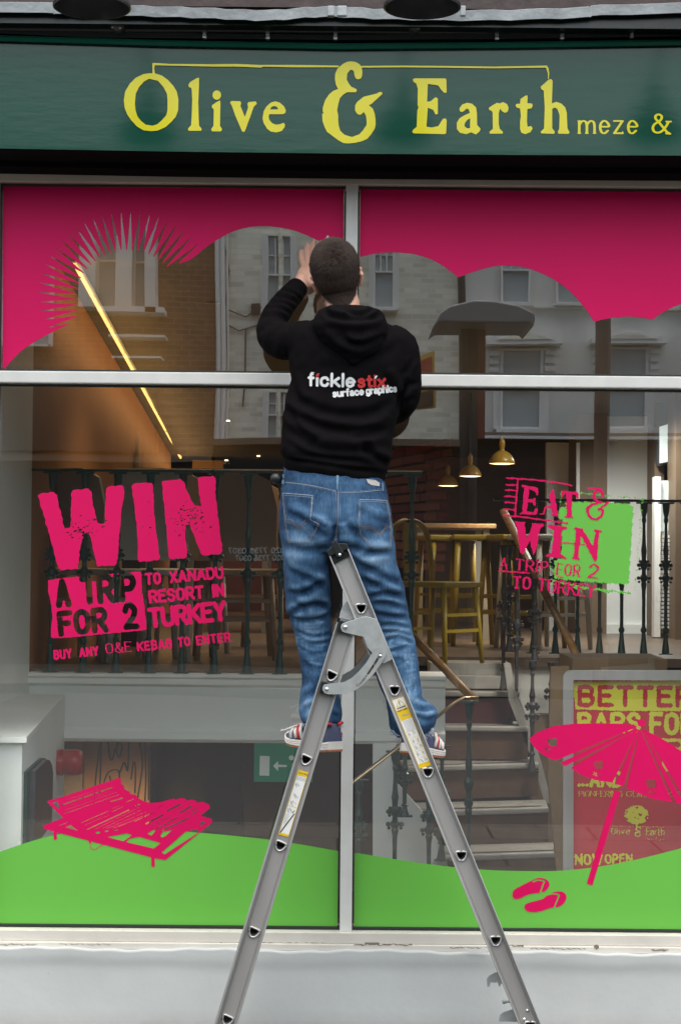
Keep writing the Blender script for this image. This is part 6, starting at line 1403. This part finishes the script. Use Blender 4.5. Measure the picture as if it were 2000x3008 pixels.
loft(bm, [(a, b, y, y, Y, ry) for a, b, y, Y, ry in ((822, 976, 1565, -.46, .112), (829, 974, 1601, -.46, .11), (833, 965, 1657, -.455, .104), (836, 971, 1730, -.44, .094), (841, 972, 1793, -.42, .086), (862, 974, 1850, -.41, .080), (872, 978, 1896, -.41, .078), (884, 984, 1955, -.425, .076), (887, 992, 2015, -.45, .074), (878, 1000, 2062, -.47, .076), (879, 1005, 2100, -.49, .080), (886, 1003, 2122, -.50, .078))], 28)
loft(bm, [(a, b, y, y2, Y, ry) for a, b, y, y2, Y, ry in ((987, 1154, 1570, 1570, -.46, .112), (990, 1160, 1600, 1600, -.46, .11), (1004, 1164, 1657, 1657, -.455, .104), (1022, 1185, 1715, 1712, -.445, .094), (1042, 1197, 1790, 1786, -.43, .086), (1064, 1211, 1855, 1852, -.42, .080), (1082, 1225, 1915, 1912, -.43, .077), (1108, 1234, 2000, 1996, -.45, .074), (1134, 1240, 2060, 2050, -.465, .074), (1140, 1276, 2095, 2076, -.475, .082), (1142, 1287, 2125, 2096, -.48, .086), (1150, 1282, 2152, 2118, -.48, .084), (1162, 1270, 2166, 2146, -.48, .074))], 28)
me = fuse('jeans', bm, .0056, 4, .5)
FJ = [(Q6(a), s, k) for a, s, k in (
 ('150,330 280,385 420,480 545,565', 9, .0085), ('350,395 440,430 520,500', 6, .006), ('570,60 566,250 566,420 560,560', 3.0, .0040), ('548,430 562,500 560,575', 10, .016), ('562,575 680,620 850,650 1000,655', 8, .0065), ('130,590 260,635 400,640 520,600', 9, .0065), ('560,590 680,700 800,780 900,800', 9, .006), ('700,300 850,380 980,420', 9, .004), ('620,420 700,480 760,540', 8, .004),
 ('150,790 300,850 420,905 510,960', 8, .0075), ('150,970 280,985 400,930 500,870', 8, .008), ('175,1175 300,1090 420,1070 520,1110', 7, .0090), ('180,1180 330,1200 450,1180 515,1130', 6, .0080), ('200,1010 300,1100 330,1180', 7, .006), ('235,1275 380,1330 530,1295', 4.5, .0055), ('240,1320 380,1385 525,1360', 4.5, .0050), ('255,1400 380,1465 500,1440', 4.5, .0045), ('250,1360 400,1425 520,1400', 4, .0040), ('280,1520 400,1590 480,1560', 6, .004),
 ('760,850 880,920 1060,1000', 8, .0085), ('810,1010 930,990 1090,1005', 7, .0090), ('840,1060 960,1060 1110,1110', 6, .0060), ('850,1140 980,1160 1140,1180', 5.5, .0060), ('900,1240 1020,1235 1150,1260', 4.5, .0050), ('910,1290 1040,1290 1170,1330', 4.5, .0055), ('930,1370 1060,1335 1190,1390', 4.5, .0055), ('950,1450 1060,1430 1150,1400', 4.5, .0050), ('750,700 860,660 1010,660', 7, .0060), ('780,770 950,860 1070,900', 9, .0055), ('1000,1520 1060,1510 1120,1540', 5, .003),
 ('265,1870 320,1800 400,1760', 7, .006), ('280,1960 330,1900 400,1880', 6, .006), ('470,1880 540,1950 600,1960', 6, .005), ('1160,1868 1250,1905 1365,1885', 6, .0085), ('1180,1960 1280,1990 1360,1960', 6, .006), ('990,1900 1040,1930 1090,1990', 6, .006), ('1240,1700 1150,1760 1080,1800', 8, .004), ('480,1640 430,1720 380,1820', 9, .005))]
disp = fold(me, FJ, 1.05); wrinkle(me, .0008, 30, 8)
co, no = arrays(me); px, py = to_px(co)
def inpoly(px, py, pts):
    ins = np.zeros(px.shape, bool)
    for (ax, ay), (bx, by) in zip(pts, pts[1:] + pts[:1]): ins ^= ((ay > py) != (by > py)) & (px < (bx - ax) * (py - ay) / (by - ay + 1e-12) + ax)
    return ins
PKL = Q6('137,186 375,205 368,300 358,395 428,432 390,505 345,578 262,583 184,578 165,470 148,330'); PKR = Q6('750,238 860,240 965,247 985,340 1002,480 1000,560 995,622 880,655 820,590 755,515 742,430 745,330')
for pk in (PKL, PKR):
    mk = inpoly(px, py, pk) & (no[:, 1] < -.1); co[mk] += no[mk] * .0022
me.vertices.foreach_set('co', co.ravel()); me.update()
wear_fold_tone = np.zeros(len(co))
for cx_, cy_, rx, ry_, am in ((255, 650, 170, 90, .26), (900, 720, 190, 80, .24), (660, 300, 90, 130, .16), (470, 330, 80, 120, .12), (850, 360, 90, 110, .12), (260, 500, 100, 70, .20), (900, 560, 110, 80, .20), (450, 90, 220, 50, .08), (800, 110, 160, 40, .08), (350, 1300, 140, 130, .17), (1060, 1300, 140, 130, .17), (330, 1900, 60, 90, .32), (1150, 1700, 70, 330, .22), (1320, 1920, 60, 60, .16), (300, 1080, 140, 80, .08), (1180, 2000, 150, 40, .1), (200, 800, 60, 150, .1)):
    wear_fold_tone += am * np.exp(-(((px - 780) * 2.711 - cx_) / rx) ** 2 - (((py - 1380) * 2.711 - cy_) / ry_) ** 2)
sc = np.clip(disp, 0, .006) / .006; wear_fold_tone += .20 * sc - .12 * (np.clip(-disp, 0, .006) / .006) * .6  # fold shape tints the denim too: ridges lighter, creases darker
rj = np.random.RandomState(4)
for k in range(130):       # worn whiskers behind the knees and on the calves
    lef = rj.rand() < .5; cx_, cy_ = (rj.uniform(220, 520), rj.uniform(1180, 1560)) if lef else (rj.uniform(900, 1200), rj.uniform(1180, 1800)); ln_ = rj.uniform(25, 110); an = rj.uniform(-.25, .45) * (1 if lef else -1) if rj.rand() < .7 else rj.uniform(1.2, 1.8)
    ax, ay = 780 + cx_ / 2.711, 1380 + cy_ / 2.711; ca, sa = math.cos(an), math.sin(an); u = ((px - ax) * ca + (py - ay) * sa) / (ln_ / 2.711); v = (-(px - ax) * sa + (py - ay) * ca) / 1.6
    wear_fold_tone += rj.uniform(.07, .19) * np.exp(-u ** 2 * 2 - v ** 2)
at = me.attributes.new('wear_fold_tone', 'FLOAT', 'POINT'); at.data.foreach_set('value', np.clip(wear_fold_tone, -.15, .75))
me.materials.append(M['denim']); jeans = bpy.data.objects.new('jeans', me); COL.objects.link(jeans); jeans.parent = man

# --- things sewn or printed on the cloth follow its surface
def surf(o):
    bmt = bmesh.new(); bmt.from_mesh(o.data); t = BVHTree.FromBMesh(bmt); bmt.free(); return t
def lay(tree, x, y, lift):
    d = (fw + RT * ((x - 1000) / F) + UP * ((1504 - y) / F)).normalized(); hit = tree.ray_cast(Vector((0, -CAM_D, CAM_Z)), d)
    if hit[0] is None: return None
    return hit[0] + (hit[1] if hit[1].y < 0 else -hit[1]) * lift
def print_on(name, art, tree, m, parent, lift=.0012):
    V_l, _, Fc = art.mesh(lambda x, y: np.stack([x, y, x * 0], -1)); out = []; ok = []
    for x, y, _z in V_l:
        p = lay(tree, x, y, lift); ok.append(p is not None); out.append(tuple(p) if p is not None else (0, 0, 0))
    return obj(name, (out, [], [f for f in Fc if all(ok[i] for i in f)]), m, parent, smooth=True)
tj, th_ = surf(jeans), surf(hoodie)
a = Art(800, 1360, 1300, 1700, 1.0); b = Art(800, 1360, 1300, 1700, 1.0)
for s in ('155,97 350,122 560,168', '580,180 750,178 932,160', '560,170 560,400 553,560', '578,150 576,400 566,560'): a.line([tuple(p) for p in spline(Q6(s), 5)], 1.5)
for s in ('155,103 350,130 556,178', '585,172 750,169 932,150'): a.line([tuple(p) for p in spline(Q6(s), 5)], .9)
for pk in (PKL, PKR):
    c = np.mean(pk, 0); a.line(pk + [pk[0]], 1.5); inn = [tuple(c + (np.array(p) - c) * .93) for p in pk]; a.line(inn + [inn[0]], 1.0)
for s in ('165,400 210,400 250,450 300,420 320,390', '170,415 230,440 255,465 300,440 325,425', '760,462 850,470 905,520 950,470 1000,460', '765,452 850,458 905,508 955,455 998,450'): b.line([tuple(p) for p in spline(Q6(s), 5)], 1.6)
print_on('seam_stitching', a, tj, M['thread'], jeans, .0009); print_on('pocket_stitching', b, tj, M['thread2'], jeans, .0009)
for s, w in (('573,58 570,150', 8.5), ('152,-5 146,108', 7), ('925,110 928,165', 5)):
    a = Art(800, 1360, 1160, 1460, 1.2); a.line(Q6(s), w); lp_ = print_on('belt_loop', a, tj, M['denim'], jeans, .003)
    at = lp_.data.attributes.new('wear_fold_tone', 'FLOAT', 'POINT'); at.data.foreach_set('value', np.full(len(lp_.data.vertices), .32))
a = Art(1060, 1390, 1130, 1440, 1.0); a.poly(Q6('800,75 870,82 905,105 903,132 840,122 812,105')); print_on('leather_patch', a, tj, mat('pale worn patch', (.42, .40, .38), .7), jeans, .002)
bp_ = bmesh.new(); ellip(bp_, P(812, 1406, -.47), (.020, .012, .017)); obj('belt_tail', bp_, 'plastic', jeans, smooth=True)
a = Art(895, 1090, 1180, 1180, .8); b = Art(895, 1090, 1180, 1180, .8)
def Lg(ar, s, x0, y0, x1, y1, h, wt, **k): ar.text(s, Q5(f'{x0},{y0}')[0], Q5(f'{x1},{y1}')[0], h / 3.015, wt, **k)
Lg(a, 'fickle', 506, 1420, 902, 1432, 104, .235, gap=.26, wid=.72); Lg(b, 'stix', 944, 1434, 1174, 1432, 100, .24, gap=.26, wid=.72)
a.poly(Q5('560,1352 600,1352 600,1310 545,1312'), cut=True); b.poly(Q5('566,1345 590,1345 602,1314 578,1318'))
b.poly(Q5('1080,1366 1120,1366 1122,1330 1080,1332'), cut=True); a.poly(Q5('1082,1362 1098,1362 1112,1336 1090,1336'))
Lg(a, 'surface', 722, 1524, 985, 1503, 58, .27, gap=.26, wid=.7); Lg(a, 'graphics', 1014, 1500, 1277, 1474, 58, .27, gap=.26, wid=.7)
print_on('white_lettering', a, th_, mat('white flock print', (.60, .62, .62), .7), hoodie, .0022); print_on('red_lettering', b, th_, mat('red flock print', (.42, .012, .014), .7), hoodie, .0022)

# --- shoes
M['navy'] = mat('navy suede', (.055, .065, .12), .8, noise=(40, .2)); M['swhite'] = mat('off white rubber', (.62, .60, .55), .55, noise=(20, .1)); M['gum'] = mat('gum rubber outsole', (.36, .13, .06), .6); M['sred'] = mat('red shoe trim', (.45, .02, .03), .6)
M['lace'] = mat('white lace', (.6, .6, .6), .8)
def shoe(heel, u, up, nm):
    u = Vector(u).normalized(); up = Vector(up); up = (up - u * up.dot(u)).normalized(); s_ = u.cross(up).normalized(); Lh = .285
    W_ = [(0.0, .050), (.04, .066), (.12, .074), (.3, .072), (.5, .080), (.68, .098), (.82, .096), (.93, .074), (1.0, .034)]
    def width(t): return np.interp(t, [w[0] for w in W_], [w[1] for w in W_])
    def Pt(t, a, h): return Vector(heel) + u * (t * Lh) + s_ * a + up * h
    def slab(ts, z0, z1, k, k2=None):
        b_ = bmesh.new(); rings = []
        for t in ts:
            w = width(t) / 2
            rings.append([b_.verts.new(Pt(t, x * w * kk, z(t))) for x, z, kk in ((-1, z0, k), (1, z0, k), (1, z1, k2 or k), (-1, z1, k2 or k))])
        for A, B_ in zip(rings, rings[1:]):
            for i in range(4): b_.faces.new((A[i], A[(i + 1) % 4], B_[(i + 1) % 4], B_[i]))
        b_.faces.new(rings[0][::-1]); b_.faces.new(rings[-1]); return b_
    ts = [0, .02, .05, .1, .2, .3, .4, .5, .6, .7, .8, .88, .94, .98, 1.0]; rise = lambda t: .018 * max(0, (t - .7) / .3) ** 2 + .004 * max(0, (.06 - t) / .06)
    root = thing('sneaker', None, None); del_ = root; bpy.data.objects.remove(root)
    out = obj('outsole', slab(ts, lambda t: rise(t), lambda t: rise(t) + .006, 1.02), 'gum', man, bevel=.001)
    th = lambda t: .030 - .010 * t
    mid = bmesh.new(); nb = 3
    rings = []
    for t in ts:
        w = width(t) / 2; ring = []
        prof = [(1.05, .006)]
        for k in range(nb):
            f0 = k / nb; f1 = (k + 1) / nb; h = th(t) - .006; prof += [(1.07, .006 + h * (f0 + .06)), (1.07, .006 + h * (f1 - .12)), (1.035, .006 + h * (f1 - .04))]
        prof += [(1.0, th(t) + .001)]
        ring = [mid.verts.new(Pt(t, w * k_, rise(t) + z)) for k_, z in prof] + [mid.verts.new(Pt(t, -w * k_, rise(t) + z)) for k_, z in prof[::-1]]
        rings.append(ring)
    for A, B_ in zip(rings, rings[1:]):
        for i in range(len(A)): mid.faces.new((A[i], A[(i + 1) % len(A)], B_[(i + 1) % len(A)], B_[i]))
    mid.faces.new(rings[0][::-1]); mid.faces.new(rings[-1]); obj('midsole', mid, 'swhite', man)
    up_b = bmesh.new(); rings = []; HT = [(0, .078), (.05, .092), (.12, .094), (.2, .088), (.3, .090), (.42, .092), (.55, .078), (.68, .062), (.8, .052), (.92, .042), (1.0, .026)]
    for t in np.linspace(.0, .985, 26):
        w = width(t) / 2 * .97; h = np.interp(t, [q[0] for q in HT], [q[1] for q in HT]); b0 = rise(t) + th(t) - .002; ring = []
        for k in range(15):
            a_ = math.pi * k / 14; e = (abs(math.cos(a_)) ** 2.6 + abs(math.sin(a_)) ** 2.6) ** (-1 / 2.6); nar = 1 - .28 * math.sin(a_) ** 2
            ring.append(up_b.verts.new(Pt(t * .99 + .008, math.cos(a_) * e * w * nar, b0 + math.sin(a_) * e * (h - b0 + .0))))
        rings.append(ring)
    for A, B_ in zip(rings, rings[1:]):
        for i in range(14): up_b.faces.new((A[i], A[i + 1], B_[i + 1], B_[i]))
    up_b.faces.new(rings[0]); up_b.faces.new(rings[-1][::-1]); uo = obj('shoe_upper', up_b, 'navy', man, smooth=True)
    for sd in (-1, 1):
        cb_ = bmesh.new(); tube(cb_, [Pt(.01, sd * .012, .088), Pt(.06, sd * .032, .090), Pt(.16, sd * .034, .083), Pt(.27, sd * .034, .084), Pt(.34, sd * .028, .090)], .0055, 8); obj('collar_trim', cb_, 'sred', uo, smooth=True)
        tb_ = bmesh.new(); tube(tb_, [Pt(.12, sd * .030, .094), Pt(.25, sd * .030, .097), Pt(.36, sd * .018, .104), Pt(.42, 0, .106)], .009, 8); obj('tongue_padding', tb_, 'swhite', uo, smooth=True)
        st_ = bmesh.new()
        for t0, t1, z0, z1 in ((.50, .57, .032, .072), (.60, .66, .030, .060), (.70, .74, .028, .052)): tube(st_, [Pt(t0, sd * width(t0) * .505, z0), Pt((t0 + t1) / 2, sd * width(t1) * .47, (z0 + z1) / 2 + .006), Pt(t1, sd * width(t1) * .35, z1 + .004)], .006, 8)
        obj('side_stripe', st_, 'swhite', uo, smooth=True)
        s2_ = bmesh.new(); tube(s2_, [Pt(.545, sd * width(.55) * .508, .030), Pt(.59, sd * width(.6) * .475, .054), Pt(.63, sd * width(.6) * .36, .070)], .0052, 8); obj('red_stripe', s2_, 'sred', uo, smooth=True)
        # small red heel marking
        hm = bmesh.new()
        for k in range(4): tube(hm, [Pt(.07 + k * .035, sd * width(.1) * .492, .050), Pt(.08 + k * .035, sd * width(.1) * .487, .060), Pt(.09 + k * .035, sd * width(.1) * .490, .051)], .0016, 6)
        tube(hm, [Pt(.065, sd * width(.08) * .495, .047), Pt(.2, sd * width(.2) * .497, .047)], .0016, 6); obj('heel_marking', hm, 'sred', uo)
    for k in range(4):
        t = .45 + k * .075; h = np.interp(t, [q[0] for q in HT], [q[1] for q in HT]); lb2 = bmesh.new(); tube(lb2, [Pt(t, -.024, h - .006), Pt(t + .01, 0, h + .004), Pt(t + .02, .024, h - .006)], .0028, 6); obj('lace', lb2, 'lace', uo, smooth=True)
    return Pt, uo
hl_ = P(985, 2212, -.575)
pt1, uo1 = shoe(hl_, (-.50, .86, .01), (0, 0, 1), 'left')
ll = bmesh.new(); tube(ll, [pt1(.45, 0, .095), pt1(.55, .03, .090), P(860, 2135, -.44), P(838, 2145, -.44), P(824, 2147, -.45)], .0028, 6); obj('lace', ll, 'lace', uo1, smooth=True)
pt2, uo2 = shoe(P(1200, 2217, -.56), (.34, .93, -.14), (.08, .12, 1), 'right')
# frayed hems
fr = bmesh.new(); r9 = random.Random(9)
for (x0, y0, x1, y1, n_) in ((1238, 2160, 1275, 2140, 46), (1150, 2148, 1180, 2164, 20), (985, 2128, 1004, 2122, 14), (884, 2124, 900, 2132, 10)):
    for k in range(n_):
        f_ = r9.random(); p = P(x0 + (x1 - x0) * f_, y0 + (y1 - y0) * f_ - 4, -.535 + r9.random() * .03); tube(fr, [p, p + Vector((r9.uniform(-.006, .006), -.004, -.006)), p + Vector((r9.uniform(-.012, .012), r9.uniform(-.01, .0), -r9.uniform(.008, .022)))], .0008, 4)
obj('frayed_hem', fr, mat('frayed threads', (.35, .42, .52), .9), jeans)
# squeegee in the raised hand
sq = bmesh.new(); c = P(955, 712, -.022); prism(sq, [(P(x, y, -.02).x, P(x, y, -.02).z) for x, y in ((948, 722), (952, 706), (962, 692), (967, 696), (960, 718), (950, 732))], -.034, -.029)
tag(obj('squeegee', sq, mat('pale plastic scraper', (.62, .64, .68), .35), None, bevel=.001), 'small pale plastic scraper held up in the worker\'s left hand', 'scraper')
